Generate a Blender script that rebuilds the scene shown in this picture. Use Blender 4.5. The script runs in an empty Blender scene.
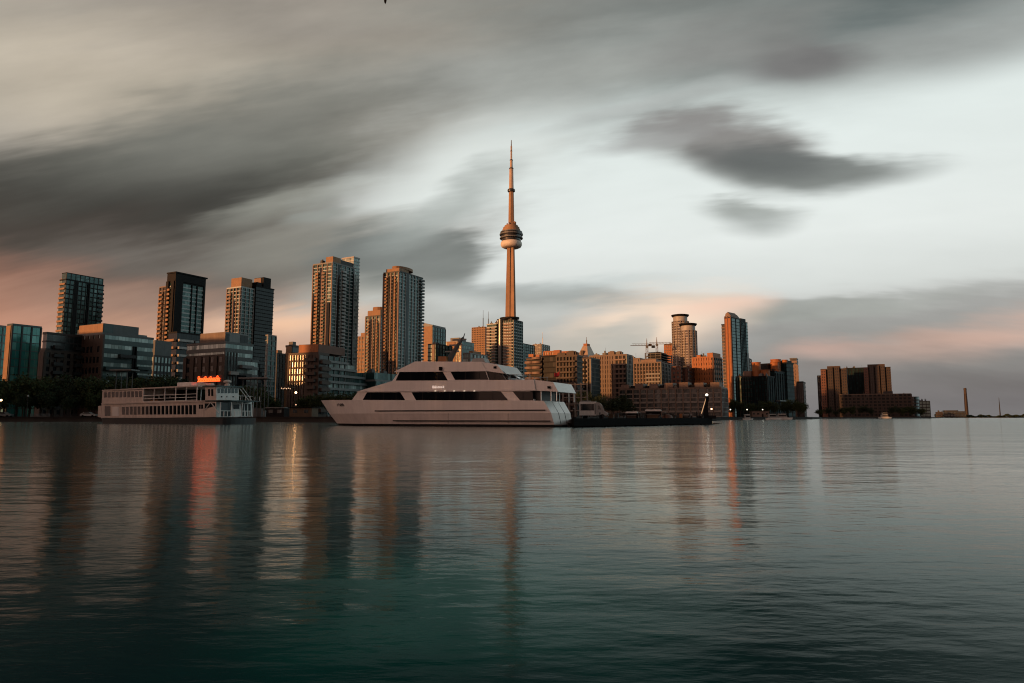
import bpy, bmesh, math, random
from mathutils import Vector, Matrix
random.seed(7)
R = math.radians
SC = bpy.context.scene
COL = SC.collection
# ------------------------------------------------------------------ camera
F = 683.0                    # focal length in pixels (24 mm lens on a 36 mm sensor)
CAMH = 1.25                  # eye height above the water, standing on a low quay
PITCH = math.atan(75.8 / F)
CP, SP = math.cos(PITCH), math.sin(PITCH)
cam_d = bpy.data.cameras.new('camera'); cam = bpy.data.objects.new('camera', cam_d); COL.objects.link(cam)
cam.location = (0, 0, CAMH); cam.rotation_euler = (R(90) + PITCH, 0, 0)
cam_d.lens = 24.0; cam_d.sensor_width = 36.0; cam_d.clip_start = 0.2; cam_d.clip_end = 30000
SC.camera = cam
SC.view_settings.view_transform = 'Standard'; SC.view_settings.look = 'None'
SC.view_settings.exposure = 0.0; SC.view_settings.gamma = 1.0
SC.view_settings.use_curve_mapping = False
SC.cycles.use_denoising = True; SC.cycles.filter_width = 1.1
SC.cycles.max_bounces = 6; SC.cycles.sample_clamp_indirect = 4.0; SC.cycles.sample_clamp_direct = 12.0
SC.cycles.caustics_reflective = False; SC.cycles.caustics_refractive = False

def ray(px, py):
    r = (px - 512) / F; u = (341.5 - py) / F
    return (r, CP - u * SP, SP + u * CP)
def at(px, py, Y):           # the point seen at a pixel, at a distance Y in front of the camera
    d = ray(px, py); t = Y / d[1]
    return Vector((d[0] * t, Y, CAMH + d[2] * t))
def azel(px, py):
    d = Vector(ray(px, py)).normalized()
    return math.degrees(math.atan2(d.x, d.y)), math.degrees(math.asin(d.z))
def lin(c):
    return tuple((v / 255 / 12.92 if v / 255 <= .04045 else ((v / 255 + .055) / 1.055) ** 2.4) for v in c)

# ------------------------------------------------------------------ sun and sky
SUN_AZ, SUN_EL = -124.0, 4.6         # from the view axis (clockwise), degrees
SUN_STRENGTH = 4.3
sx, sy = math.sin(R(SUN_AZ)), math.cos(R(SUN_AZ))
sun_d = bpy.data.lights.new('sun', 'SUN'); sun_d.energy = SUN_STRENGTH; sun_d.angle = R(0.6)
sun_d.color = (1.0, 0.43, 0.15)
sun = bpy.data.objects.new('sun', sun_d); COL.objects.link(sun)
to_sun = Vector((sx * math.cos(R(SUN_EL)), sy * math.cos(R(SUN_EL)), math.sin(R(SUN_EL))))
sun.rotation_euler = to_sun.to_track_quat('Z', 'Y').to_euler(); sun.location = to_sun * 500

class NT:
    def __init__(s, tree): s.t = tree; s.n = tree.nodes; s.l = tree.links
    def new(s, ty, **kw):
        n = s.n.new(ty)
        for k, v in kw.items(): setattr(n, k, v)
        return n
    def put(s, sock, v):
        if hasattr(v, 'links') or isinstance(v, bpy.types.NodeSocket): s.l.new(v, sock)
        elif v is not None: sock.default_value = v
    def math(s, op, a, b=None, c=None, clamp=False):
        n = s.new('ShaderNodeMath', operation=op, use_clamp=clamp)
        s.put(n.inputs[0], a); s.put(n.inputs[1], b); s.put(n.inputs[2], c)
        return n.outputs[0]
    def vmath(s, op, a, b=None):
        n = s.new('ShaderNodeVectorMath', operation=op)
        s.put(n.inputs[0], a)
        if b is not None: s.put(n.inputs[1], b)
        return n.outputs['Value'] if op in ('LENGTH', 'DOT_PRODUCT') else n.outputs[0]
    def comb(s, x, y, z=0.0):
        n = s.new('ShaderNodeCombineXYZ'); s.put(n.inputs[0], x); s.put(n.inputs[1], y); s.put(n.inputs[2], z); return n.outputs[0]
    def sep(s, v):
        n = s.new('ShaderNodeSeparateXYZ'); s.put(n.inputs[0], v); return n.outputs
    def mix(s, fac, a, b, blend='MIX'):
        n = s.new('ShaderNodeMix', data_type='RGBA', blend_type=blend)
        s.put(n.inputs[0], fac)
        s.put(n.inputs[6], tuple(a) + (1,) if isinstance(a, (tuple, list)) and len(a) == 3 else a)
        s.put(n.inputs[7], tuple(b) + (1,) if isinstance(b, (tuple, list)) and len(b) == 3 else b)
        return n.outputs[2]
    def rng(s, v, a, b, c=0.0, d=1.0, interp='SMOOTHSTEP'):
        n = s.new('ShaderNodeMapRange', interpolation_type=interp, clamp=True) if interp == 'LINEAR' else s.new('ShaderNodeMapRange', interpolation_type=interp)
        for i, x in enumerate((v, a, b, c, d)): s.put(n.inputs[i], x)
        return n.outputs[0]
    def noise(s, vec, scale, detail=3.0, rough=0.5, dim='3D'):
        n = s.new('ShaderNodeTexNoise', noise_dimensions=dim)
        s.put(n.inputs['Vector'], vec); n.inputs['Scale'].default_value = scale
        n.inputs['Detail'].default_value = detail; n.inputs['Roughness'].default_value = rough
        return n.outputs[0]
    def mapping(s, vec, loc=(0, 0, 0), rot=(0, 0, 0), scale=(1, 1, 1), ty='POINT'):
        n = s.new('ShaderNodeMapping', vector_type=ty); s.put(n.inputs[0], vec)
        n.inputs[1].default_value = loc
        n.inputs[2].default_value = rot
        n.inputs[3].default_value = scale
        return n.outputs[0]

world = bpy.data.worlds.new('World'); SC.world = world; world.use_nodes = True
wt = NT(world.node_tree)
for n in list(wt.n): wt.n.remove(n)
def build_sky():
    T = wt
    out = T.new('ShaderNodeOutputWorld')
    sky = T.new('ShaderNodeTexSky', sky_type='NISHITA'); sky.sun_disc = False
    sky.sun_elevation = R(SUN_EL); sky.sun_rotation = R(SUN_AZ)
    sky.air_density = 1.2; sky.dust_density = 2.0
    clear = T.new('ShaderNodeBackground'); T.l.new(sky.outputs[0], clear.inputs[0]); clear.inputs[1].default_value = 0.10
    g = T.new('ShaderNodeTexCoord').outputs['Generated']
    x, y, z = T.sep(T.vmath('NORMALIZE', g))
    az = T.math('MULTIPLY', T.math('ARCTAN2', x, y), 57.29578)
    el = T.math('MULTIPLY', T.math('ARCSINE', z), 57.29578)
    # the wind drags the clouds: a streaky field that bends with the bearing
    az2 = T.math('MULTIPLY', az, az)
    drift = T.math('ADD', T.math('MULTIPLY', az, 0.12), T.math('MULTIPLY', az2, -0.0042))
    els = T.math('SUBTRACT', el, drift)
    st = T.comb(T.math('MULTIPLY', az, 0.060), T.math('MULTIPLY', els, 0.20), 0.0)
    n1 = T.math('SUBTRACT', T.noise(st, 1.0, 4.0, 0.55), 0.5)
    st2 = T.comb(T.math('MULTIPLY', az, 0.07), T.math('MULTIPLY', els, 0.55), 3.7)
    n2 = T.math('SUBTRACT', T.noise(st2, 1.0, 4.0, 0.6), 0.5)
    st3 = T.comb(T.math('MULTIPLY', az, 0.09), T.math('MULTIPLY', els, 0.12), 8.1)
    n3 = T.math('SUBTRACT', T.noise(st3, 1.0, 3.0, 0.5), 0.5)
    wx = T.math('ADD', az, T.math('MULTIPLY', n3, 6.0))
    wy = T.math('ADD', el, T.math('ADD', T.math('MULTIPLY', n1, 3.0), T.math('MULTIPLY', n2, 1.6)))
    P = T.comb(wx, wy, 0.0)
    # high even cloud, by height above the horizon
    cr = T.new('ShaderNodeValToRGB'); T.l.new(T.math('DIVIDE', el, 90.0, clamp=True), cr.inputs[0])
    stops = [(0.0, (118, 114, 114)), (1.5, (124, 121, 121)), (4.5, (146, 143, 142)), (7, (176, 174, 172)), (10, (204, 207, 204)), (14, (220, 224, 221)),
             (24, (215, 223, 220)), (31, (190, 202, 200)), (40, (112, 115, 115)), (60, (70, 74, 77)), (90, (66, 70, 72))]
    e = cr.color_ramp.elements
    while len(e) < len(stops): e.new(0.5)
    for i, (d, c) in enumerate(stops):
        e[i].position = d / 90.0; e[i].color = lin(c) + (1,)
    col = cr.outputs[0]
    # behind the camera: grey cloud, and the afterglow low in the west
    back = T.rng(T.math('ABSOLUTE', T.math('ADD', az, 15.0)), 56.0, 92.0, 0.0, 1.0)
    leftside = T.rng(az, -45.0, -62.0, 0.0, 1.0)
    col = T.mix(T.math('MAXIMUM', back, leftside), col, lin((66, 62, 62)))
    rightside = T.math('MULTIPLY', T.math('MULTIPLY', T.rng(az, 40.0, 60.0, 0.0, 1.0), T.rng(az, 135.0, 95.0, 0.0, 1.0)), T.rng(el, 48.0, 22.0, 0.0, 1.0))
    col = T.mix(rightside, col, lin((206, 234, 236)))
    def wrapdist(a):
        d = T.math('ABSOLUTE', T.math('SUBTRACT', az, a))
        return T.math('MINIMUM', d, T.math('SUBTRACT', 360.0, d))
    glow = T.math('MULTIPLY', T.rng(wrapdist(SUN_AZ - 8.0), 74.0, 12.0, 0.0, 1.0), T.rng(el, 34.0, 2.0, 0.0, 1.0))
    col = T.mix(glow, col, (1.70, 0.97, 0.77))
    def blob(px, py, sx_, sy_, rot, c, a=1.0, soft=0.5, namp=0.8, fine=0.3):
        nonlocal col
        A, E = azel(px, py)
        q = T.vmath('LENGTH', T.mapping(P, (A, E, 0), (0, 0, R(rot)), (sx_ / 11.0, sy_ / 11.0, 1), 'TEXTURE'))
        q = T.math('ADD', q, T.math('ADD', T.math('MULTIPLY', n2, fine * 2), T.math('MULTIPLY', n1, namp)))
        m = T.rng(q, 1.0 + soft, 1.0 - soft, 0.0, a)
        col = T.mix(m, col, lin(c))
    for b in SKY_BLOBS: blob(*b)
    # thicker and thinner cloud within the masses, drawn out along the wind
    st4 = T.comb(T.math('MULTIPLY', az, 0.11), T.math('MULTIPLY', els, 0.42), 5.3)
    thick = T.math('ADD', T.math('MULTIPLY', T.math('SUBTRACT', T.noise(st4, 1.0, 5.0, 0.55), 0.5), 0.42), T.math('MULTIPLY', n1, 0.28))
    hs = T.new('ShaderNodeHueSaturation'); T.l.new(col, hs.inputs['Color'])
    lum = T.vmath('DOT_PRODUCT', col, (0.33, 0.34, 0.33))
    T.l.new(T.math('ADD', 1.0, T.math('MULTIPLY', thick, T.rng(lum, 0.62, 0.30, 0.28, 1.15))), hs.inputs['Value']); col = hs.outputs[0]
    col = T.mix(1.0, col, (0.99, 1.0, 1.0), 'MULTIPLY')
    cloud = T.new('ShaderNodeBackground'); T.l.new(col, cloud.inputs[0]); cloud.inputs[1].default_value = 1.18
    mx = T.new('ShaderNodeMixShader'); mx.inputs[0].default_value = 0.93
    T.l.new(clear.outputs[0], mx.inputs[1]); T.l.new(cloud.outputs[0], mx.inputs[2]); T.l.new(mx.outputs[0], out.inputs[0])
# px, py, half width, half height, tilt, colour, opacity, edge softness, coarse and fine raggedness
SKY_BLOBS = [
    # grey roof of cloud along the top, pale beige towards the upper left
    (560, -62, 640, 128, 0, (122, 124, 120), 1.0, .45, .6, .2),
    (310, 50, 190, 78, 16, (130, 129, 121), .95, .6, .6, .2),
    (90, 30, 330, 170, 5, (150, 142, 132), .95, .5, .5, .2),
    (75, 78, 125, 40, 8, (190, 178, 160), .75, .9, .5, .2),
    (250, 85, 120, 22, 14, (162, 154, 140), .7, .8, .6, .3),
    (920, -14, 230, 36, 0, (92, 100, 99), .95, .7, .4, .2),
    (960, 38, 130, 22, -4, (142, 144, 141), .8, .7, .6, .3),
    (560, 70, 190, 22, 6, (156, 158, 153), .8, .9, .6, .3),
    # the heavy dark band from the left edge up to the middle, warm brown underneath
    (110, 246, 270, 62, 10, (98, 88, 80), .97, .5, .6, .3),
    (190, 180, 185, 42, 20, (100, 100, 93), .95, .6, .7, .3),
    (115, 212, 150, 34, 10, (56, 53, 49), .92, .8, .7, .3),
    (60, 252, 170, 28, 3, (64, 55, 50), .9, .8, .6, .3),
    (270, 122, 120, 30, 22, (116, 115, 108), .8, .7, .8, .3),
    (215, 270, 120, 24, 4, (108, 101, 95), .85, .7, .7, .4),
    (60, 285, 150, 16, 2, (108, 88, 80), .7, .9, .5, .3),
    # broken cloud left of the tower
    (440, 182, 95, 28, 24, (218, 223, 219), .85, .8, .8, .4),
    (305, 244, 90, 26, 10, (130, 127, 119), .9, .7, .9, .5),
    (400, 262, 70, 27, 4, (114, 117, 114), .97, .36, 1.0, .5),
    (452, 268, 26, 17, 0, (120, 123, 120), .85, .5, 1.0, .5),
    (445, 208, 58, 17, 32, (160, 165, 161), .8, .7, .9, .5),
    (325, 212, 34, 7, 14, (140, 142, 136), .8, .6, .9, .5),
    (285, 204, 55, 7, 18, (168, 168, 158), .45, .9, .9, .4),
    (345, 300, 60, 16, 5, (172, 168, 158), .6, .9, .8, .4),
    (560, 298, 130, 9, -4, (146, 150, 148), .85, .7, .7, .4),
    (600, 286, 60, 6, 3, (190, 196, 194), .6, .9, .7, .4),
    (470, 325, 170, 20, 0, (168, 169, 164), .7, .8, .7, .4),
    (560, 358, 120, 18, 0, (172, 171, 165), .7, .8, .7, .4),
    # dusky glow low on the left
    (0, 352, 105, 46, 0, (188, 120, 92), .95, .9, .3, .2),
    (130, 338, 130, 30, 3, (168, 128, 110), .85, .9, .5, .3),
    (150, 298, 90, 14, 4, (150, 124, 110), .7, .9, .7, .4),
    (235, 350, 120, 22, 0, (206, 164, 138), .75, .9, .5, .3),
    (288, 320, 60, 11, 6, (236, 190, 156), .8, .9, .6, .4),
    # dark patches in the opening on the right
    (728, 146, 76, 25, -14, (124, 121, 118), .97, .5, .8, .35),
    (812, 172, 78, 14, -6, (122, 125, 122), .97, .5, .5, .3),
    (760, 162, 56, 12, -9, (90, 92, 91), .8, .8, 1.0, .6),
    (690, 128, 42, 8, -4, (138, 134, 132), .75, .9, 1.0, .5),
    (655, 140, 46, 7, 6, (152, 152, 150), .8, .8, .8, .4),
    (670, 100, 85, 6, 9, (164, 168, 165), .8, .8, .8, .4),
    (610, 112, 60, 5, 8, (180, 184, 181), .6, .8, .8, .4),
    (752, 208, 42, 10, -6, (158, 162, 158), .95, .6, .9, .6),
    (766, 222, 26, 9, -4, (166, 170, 167), .8, .8, .9, .6),
    (792, 62, 48, 16, -11, (112, 110, 109), .95, .6, .8, .4),
    (720, 44, 80, 18, 0, (128, 128, 125), .8, .7, .6, .3),
    # bank of cloud low on the right, its lit edges
    (950, 340, 215, 36, 2, (144, 143, 141), .88, .45, .6, .3),
    (820, 312, 90, 9, 3, (150, 152, 148), .85, .5, .7, .4),
    (650, 324, 66, 21, 8, (242, 214, 190), .95, .85, .8, .5),
    (625, 336, 30, 14, 30, (186, 182, 174), .75, .5, .9, .5),
    (598, 344, 40, 14, 0, (178, 175, 167), .8, .6, .7, .5),
    (715, 310, 36, 7, 4, (236, 196, 176), .6, .95, .6, .5),
    (985, 336, 75, 12, 8, (204, 166, 150), .75, .95, .7, .4),
    (950, 398, 175, 32, 0, (112, 109, 110), .88, .8, .4, .3),
    (828, 350, 36, 7, 0, (192, 158, 146), .7, .9, .6, .5),
]
build_sky()
# ------------------------------------------------------------------ mesh and object helpers
class MB:
    """collects solids, then links them as ONE mesh object"""
    def __init__(s): s.v = []; s.f = []
    def add(s, vs, fs):
        o = len(s.v); s.v += [tuple(v) for v in vs]; s.f += [tuple(i + o for i in f) for f in fs]; return s
    def box(s, x0, x1, y0, y1, z0, z1):
        return s.add([(x0, y0, z0), (x1, y0, z0), (x1, y1, z0), (x0, y1, z0), (x0, y0, z1), (x1, y0, z1), (x1, y1, z1), (x0, y1, z1)],
                     [(3, 2, 1, 0), (4, 5, 6, 7), (0, 1, 5, 4), (1, 2, 6, 5), (2, 3, 7, 6), (3, 0, 4, 7)])
    def hexa(s, bot, top):                      # two loops of equal length, bottom then top
        n = len(bot)
        return s.add(list(bot) + list(top), [tuple(reversed(range(n))), tuple(range(n, 2 * n))] + [(i, (i + 1) % n, n + (i + 1) % n, n + i) for i in range(n)])
    def prism(s, poly, z0, z1):                 # poly in x, y
        return s.hexa([(x, y, z0) for x, y in poly], [(x, y, z1) for x, y in poly])
    def slab(s, poly, y0, y1):                  # poly in x, z, extruded along y
        n = len(poly)
        a = sum(poly[i][0] * poly[(i + 1) % n][1] - poly[(i + 1) % n][0] * poly[i][1] for i in range(n))
        if a < 0: poly = poly[::-1]
        return s.hexa([(x, y1, z) for x, z in poly], [(x, y0, z) for x, z in poly])
    def ring(s, pts, radii, k=8, cap=True):     # tapered tube along points
        n = len(pts); pts = [Vector(p) for p in pts]; o = len(s.v)
        for i, p in enumerate(pts):
            d = (pts[min(i + 1, n - 1)] - pts[max(i - 1, 0)]).normalized()
            a = d.cross(Vector((0, 0, 1)))
            if a.length < 1e-3: a = Vector((1, 0, 0))
            a.normalize(); b = d.cross(a).normalized()
            for j in range(k):
                t = 2 * math.pi * j / k
                s.v.append(tuple(p + (a * math.cos(t) + b * math.sin(t)) * radii[i]))
        for i in range(n - 1):
            for j in range(k):
                s.f.append((o + i * k + j, o + i * k + (j + 1) % k, o + (i + 1) * k + (j + 1) % k, o + (i + 1) * k + j))
        if cap:
            s.f.append(tuple(o + j for j in reversed(range(k)))); s.f.append(tuple(o + (n - 1) * k + j for j in range(k)))
        return s
    def lathe(s, prof, k=32, cx=0, cy=0, a0=0.0):        # prof: radius, z from bottom to top
        n = len(prof); o = len(s.v)
        for r, z in prof:
            for j in range(k):
                t = a0 + 2 * math.pi * j / k; s.v.append((cx + r * math.cos(t), cy + r * math.sin(t), z))
        for i in range(n - 1):
            for j in range(k):
                s.f.append((o + i * k + j, o + i * k + (j + 1) % k, o + (i + 1) * k + (j + 1) % k, o + (i + 1) * k + j))
        s.f.append(tuple(o + j for j in reversed(range(k)))); s.f.append(tuple(o + (n - 1) * k + j for j in range(k)))
        return s
    def build(s, name, mat, parent=None, loc=(0, 0, 0), smooth=False, rz=0.0):
        me = bpy.data.meshes.new(name); me.from_pydata(s.v, [], s.f); me.update()
        if smooth:
            for p in me.polygons: p.use_smooth = True
        o = bpy.data.objects.new(name, me); COL.objects.link(o)
        if mat: me.materials.append(mat)
        o.parent = parent; o.location = loc; o.rotation_euler = (0, 0, rz)
        return o
def tag(o, label=None, cat=None, group=None, kind=None):
    if label: o['label'] = label
    if cat: o['category'] = cat
    if group: o['group'] = group
    if kind: o['kind'] = kind
    return o
def thing(name, label, cat, loc=(0, 0, 0), rz=0.0, group=None):
    o = bpy.data.objects.new(name, None); COL.objects.link(o); o.empty_display_size = 0.5
    o.location = loc; o.rotation_euler = (0, 0, rz)
    return tag(o, label, cat, group)
def again(o, loc, parent=None, rz=None):            # a copy that shares the mesh
    c = o.copy(); COL.objects.link(c); c.location = loc
    if parent is not None: c.parent = parent
    if rz is not None: c.rotation_euler = (0, 0, rz)
    return c
def copy_tree(o, parent=None, loc=None, rz=None, scale=None):
    c = o.copy(); COL.objects.link(c); c.parent = parent
    if loc is not None: c.location = loc
    if rz is not None: c.rotation_euler = (0, 0, rz)
    if scale is not None: c.scale = scale
    for ch in o.children: copy_tree(ch, c)
    return c

# ------------------------------------------------------------------ materials
def mat_base(name):
    m = bpy.data.materials.new(name); m.use_nodes = True
    t = NT(m.node_tree); b = t.n['Principled BSDF']
    return m, t, b
SHADE_TONE = 1.0
def paint(name, c, rough=0.6, var=0.25, scale=0.35, streak=True, metal=0.0, spec=0.4):
    m, t, b = mat_base(name)
    g = t.new('ShaderNodeTexCoord').outputs['Object']
    n = t.noise(g, scale, 5.0, 0.6)
    f = t.rng(n, 0.3, 0.75, 1 - var, 1 + var * 0.35, 'LINEAR')
    if streak:
        s = t.noise(t.mapping(g, scale=(2.2, 2.2, 0.08)), 1.0, 3.0, 0.6)
        f = t.math('MULTIPLY', f, t.rng(s, 0.35, 0.7, 1 - var * 0.8, 1.0, 'LINEAR'))
    v = t.new('ShaderNodeHueSaturation'); v.inputs['Color'].default_value = tuple(k * SHADE_TONE for k in c) + (1,)
    t.l.new(f, v.inputs['Value']); t.l.new(v.outputs[0], b.inputs['Base Color'])
    b.inputs['Roughness'].default_value = rough; b.inputs['Metallic'].default_value = metal
    b.inputs['Specular IOR Level'].default_value = spec
    return m
def glass(name, dark, light, bay=1.5, frame=(0.05, 0.055, 0.055), rough=0.12, refl=1.55, share=0.25, fw=0.07, tint=(1, 1, 1), wob=0.05):
    """window glazing: every pane has its own blinds or dark room behind it and a slightly different tilt"""
    m, t, b = mat_base(name)
    tc = t.new('ShaderNodeTexCoord'); x, y, z = t.sep(tc.outputs['Object']); nx, ny, nz = t.sep(tc.outputs['Normal'])
    side = t.math('GREATER_THAN', t.math('ABSOLUTE', nx), 0.5)
    u = t.math('ADD', t.math('MULTIPLY', y, side), t.math('MULTIPLY', x, t.math('SUBTRACT', 1.0, side)))
    ub = t.math('DIVIDE', u, bay)
    cell = t.math('FLOOR', ub); fr = t.math('FRACT', ub)
    rnd = t.new('ShaderNodeObjectInfo').outputs['Random']
    wn = t.new('ShaderNodeTexWhiteNoise', noise_dimensions='3D')
    t.l.new(t.comb(cell, t.math('MULTIPLY', rnd, 913.0), side), wn.inputs[0])
    v = wn.outputs['Value']
    pane = t.mix(t.rng(v, 1 - share, 1.0, 0, 1, 'LINEAR'), dark, light)
    big = t.noise(t.new('ShaderNodeNewGeometry').outputs['Position'], 0.07, 3.0)
    pane = t.mix(t.rng(big, 0.35, 0.7, 0.0, 0.5, 'LINEAR'), pane, tuple(k * 0.55 for k in dark))
    mull = t.math('LESS_THAN', fr, fw / bay * 1.6)
    col = t.mix(mull, pane, frame)
    t.l.new(col, b.inputs['Base Color'])
    r = t.math('ADD', rough, t.math('MULTIPLY', mull, 0.35)); t.l.new(r, b.inputs['Roughness'])
    b.inputs['IOR'].default_value = refl
    b.inputs['Specular Tint'].default_value = tuple(tint) + (1,)
    N = t.new('ShaderNodeNewGeometry').outputs['Normal']
    jit = t.vmath('MULTIPLY', t.vmath('SUBTRACT', wn.outputs['Color'], (0.5, 0.5, 0.5)), (wob, wob, wob))
    t.l.new(t.vmath('NORMALIZE', t.vmath('ADD', N, jit)), b.inputs['Normal'])
    return m
def lamp_mat(name, c, e):
    m, t, b = mat_base(name)
    b.inputs['Base Color'].default_value = tuple(c) + (1,)
    b.inputs['Emission Color'].default_value = tuple(c) + (1,); b.inputs['Emission Strength'].default_value = e
    return m
SHADE_TONE = 0.60                 # city base colours darkened so their shaded sides render deeper
M = dict(
    concrete=paint('pale concrete', (0.40, 0.36, 0.32)),
    coolwhite=paint('cool white panel', (0.74, 0.84, 0.84), 0.5),
    tan=paint('tan precast', (0.29, 0.21, 0.16)),
    pink=paint('pinkish precast', (0.38, 0.26, 0.20)),
    brown=paint('brown brick', (0.085, 0.055, 0.040)),
    brick=paint('orange brick', (0.62, 0.215, 0.062)),
    redbrick=paint('red brick', (0.24, 0.095, 0.055)),
    umber=paint('umber brick', (0.050, 0.032, 0.024)),  # darkened brick stands for the shade on the hotel and far towers
    dark=paint('dark cladding', (0.016, 0.017, 0.019), 0.6, spec=.12),
    char=paint('charcoal panel', (0.04, 0.042, 0.043), 0.5, spec=.3),
    grey=paint('grey cladding', (0.13, 0.145, 0.145), 0.5),
    palegrey=paint('pale grey panel', (0.30, 0.32, 0.32), 0.5),
    white=paint('white panel', (0.66, 0.65, 0.62), 0.5),
    teal=paint('teal panel', (0.035, 0.085, 0.085), 0.4),
    orangebox=paint('warm plaster', (0.50, 0.28, 0.14)),  # the low sun's orange painted into west walls, balconies and penthouses
    roofdark=paint('roof membrane', (0.07, 0.07, 0.068), 0.85),
    steel=paint('galvanised steel', (0.30, 0.30, 0.29), 0.45, 0.2, 1.0, False, 0.6),
    darksteel=paint('dark steel', (0.05, 0.05, 0.052), 0.5, 0.2, 1.0, False, 0.3),
    timber=paint('dark timber', (0.018, 0.016, 0.014), 0.9, spec=.1),
    wood=paint('weathered boards', (0.20, 0.13, 0.08), 0.8),
    rust=paint('orange paint', (0.55, 0.20, 0.05), 0.5),
    redcloth=paint('red cloth', (0.50, 0.02, 0.04), 0.8),
    rubber=paint('black rubber', (0.010, 0.010, 0.011), 0.9, spec=.1),
    g_teal=glass('teal glazing', (0.009, 0.042, 0.043), (0.20, 0.31, 0.30), 1.6, tint=(0.75, 1.0, 0.97), refl=1.5, share=.3, rough=.2),
    g_green=glass('green glazing', (0.02, 0.13, 0.12), (0.12, 0.30, 0.27), 1.9, tint=(0.55, 1.0, 0.92), refl=1.7),
    g_dark=glass('dark glazing', (0.008, 0.016, 0.018), (0.06, 0.08, 0.08), 1.6, refl=1.45, rough=.24),
    g_black=glass('black glazing', (0.004, 0.007, 0.010), (0.02, 0.025, 0.03), 1.6, refl=1.3, share=.15, frame=(.012, .013, .015)),
    g_deep=glass('deep teal glazing', (0.008, 0.028, 0.032), (0.03, 0.075, 0.078), 1.6, tint=(0.75, 1.0, 0.97), refl=1.55, rough=.2),
    g_mottle=glass('mixed glazing with blinds', (0.015, 0.014, 0.013), (0.34, 0.24, 0.16), 1.3, refl=1.3, rough=.4, share=.5),
    g_navy=glass('navy glazing', (0.006, 0.020, 0.024), (0.02, 0.055, 0.06), 1.6, refl=1.12, rough=.4, share=.4),
    g_soft=glass('dull teal glazing', (0.02, 0.06, 0.06), (0.18, 0.24, 0.22), 1.6, tint=(0.75, 1.0, 0.97), refl=1.3, rough=.5),
    g_matte=glass('dull dark glazing', (0.010, 0.013, 0.014), (0.07, 0.065, 0.06), 1.6, refl=1.2, rough=.5),
    g_pale=glass('pale glazing', (0.14, 0.20, 0.19), (0.56, 0.66, 0.63), 1.4, share=.9, tint=(0.85, 1.0, 0.97)),
    g_warm=glass('warm glazing', (0.022, 0.020, 0.018), (0.14, 0.11, 0.08), 1.6, refl=1.4, rough=.36),
    g_glint=glass('reflective glazing', (0.02, 0.018, 0.015), (0.12, 0.10, 0.07), 2.4, rough=0.24, refl=1.85, share=.4, frame=(.04, .03, .025), fw=.4, wob=.10),
)

SHADE_TONE = 1.0
# ------------------------------------------------------------------ water and land
GZ = 1.3                     # level of the quays and streets
def build_water():
    m, t, b = mat_base('lake water')
    g = t.new('ShaderNodeNewGeometry').outputs['Position']
    # long soft swells, ripples and a fine chop; crests lie across the wind
    w0 = t.noise(t.mapping(g, rot=(0, 0, R(8)), scale=(0.06, 0.12, 1)), 1.0, 3.0, 0.55)
    w1 = t.noise(t.mapping(g, rot=(0, 0, R(-6)), scale=(0.42, 0.85, 1)), 1.0, 4.0, 0.6)
    w2 = t.noise(t.mapping(g, rot=(0, 0, R(5)), scale=(1.7, 4.2, 1)), 1.0, 4.0, 0.6)
    h = t.math('ADD', t.math('MULTIPLY', w0, WAVES[0]), t.math('ADD', t.math('MULTIPLY', w1, WAVES[1]), t.math('MULTIPLY', w2, WAVES[2])))
    bp = t.new('ShaderNodeBump'); bp.inputs['Strength'].default_value = 1.0; bp.inputs['Distance'].default_value = 1.0
    t.l.new(h, bp.inputs['Height'])
    # body colour: deep blue-green, a greener shallow in front of the viewer and drifting patches
    px_, py_, _ = t.sep(g)
    wob = t.math('MULTIPLY', t.math('SUBTRACT', t.noise(g, 0.55, 4.0), 0.5), 1.3)
    q = t.vmath('LENGTH', t.comb(t.math('DIVIDE', t.math('ADD', px_, 0.3), 1.7), t.math('DIVIDE', t.math('SUBTRACT', py_, 5.2), 2.0)))
    shallow = t.rng(t.math('ADD', q, wob), 1.35, 0.15, 0.0, 1.0)
    patch = t.rng(t.noise(t.mapping(g, scale=(0.08, 0.16, 1)), 1.0, 3.0), 0.35, 0.7, 0.0, 0.2)
    body = t.mix(t.math('MAXIMUM', shallow, patch), WATER[0], WATER[1])
    df = t.new('ShaderNodeBsdfDiffuse'); t.l.new(body, df.inputs[0]); t.l.new(bp.outputs[0], df.inputs['Normal'])
    gl = t.new('ShaderNodeBsdfGlossy'); gl.inputs['Color'].default_value = (0.90, 1.0, 0.985, 1); gl.inputs['Roughness'].default_value = WATER[2]
    t.l.new(bp.outputs[0], gl.inputs['Normal'])
    lw = t.new('ShaderNodeLayerWeight'); lw.inputs['Blend'].default_value = 0.5; t.l.new(bp.outputs[0], lw.inputs['Normal'])
    fr = t.math('MULTIPLY', t.math('POWER', lw.outputs['Facing'], WATER[3]), 2.4, clamp=True)
    mx = t.new('ShaderNodeMixShader'); t.l.new(fr, mx.inputs[0]); t.l.new(df.outputs[0], mx.inputs[1]); t.l.new(gl.outputs[0], mx.inputs[2])
    t.n.remove(b); t.l.new(mx.outputs[0], t.n['Material Output'].inputs[0])
    mb = MB().add([(-14000, -900, 0), (14000, -900, 0), (14000, 14000, 0), (-14000, 14000, 0)], [(0, 1, 2, 3)])
    tag(mb.build('water', m), 'dark teal lake water with soft long ripples', None, None, 'structure')
WAVES = (0.09, 0.032, 0.0072)
WATER = ((0.001, 0.021, 0.026), (0.002, 0.088, 0.080), 0.115, 12.8)
build_water()
M['soil'] = paint('quayside paving', (0.060, 0.055, 0.05), 0.9, 0.3, 0.2, False, spec=.2)
M['quaywall'] = paint('wet concrete wall', (0.030, 0.028, 0.026), 0.8, spec=.2)
def shore(px, Y, side=0): p = at(px, 417.3, Y); return (p.x, Y)
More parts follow.
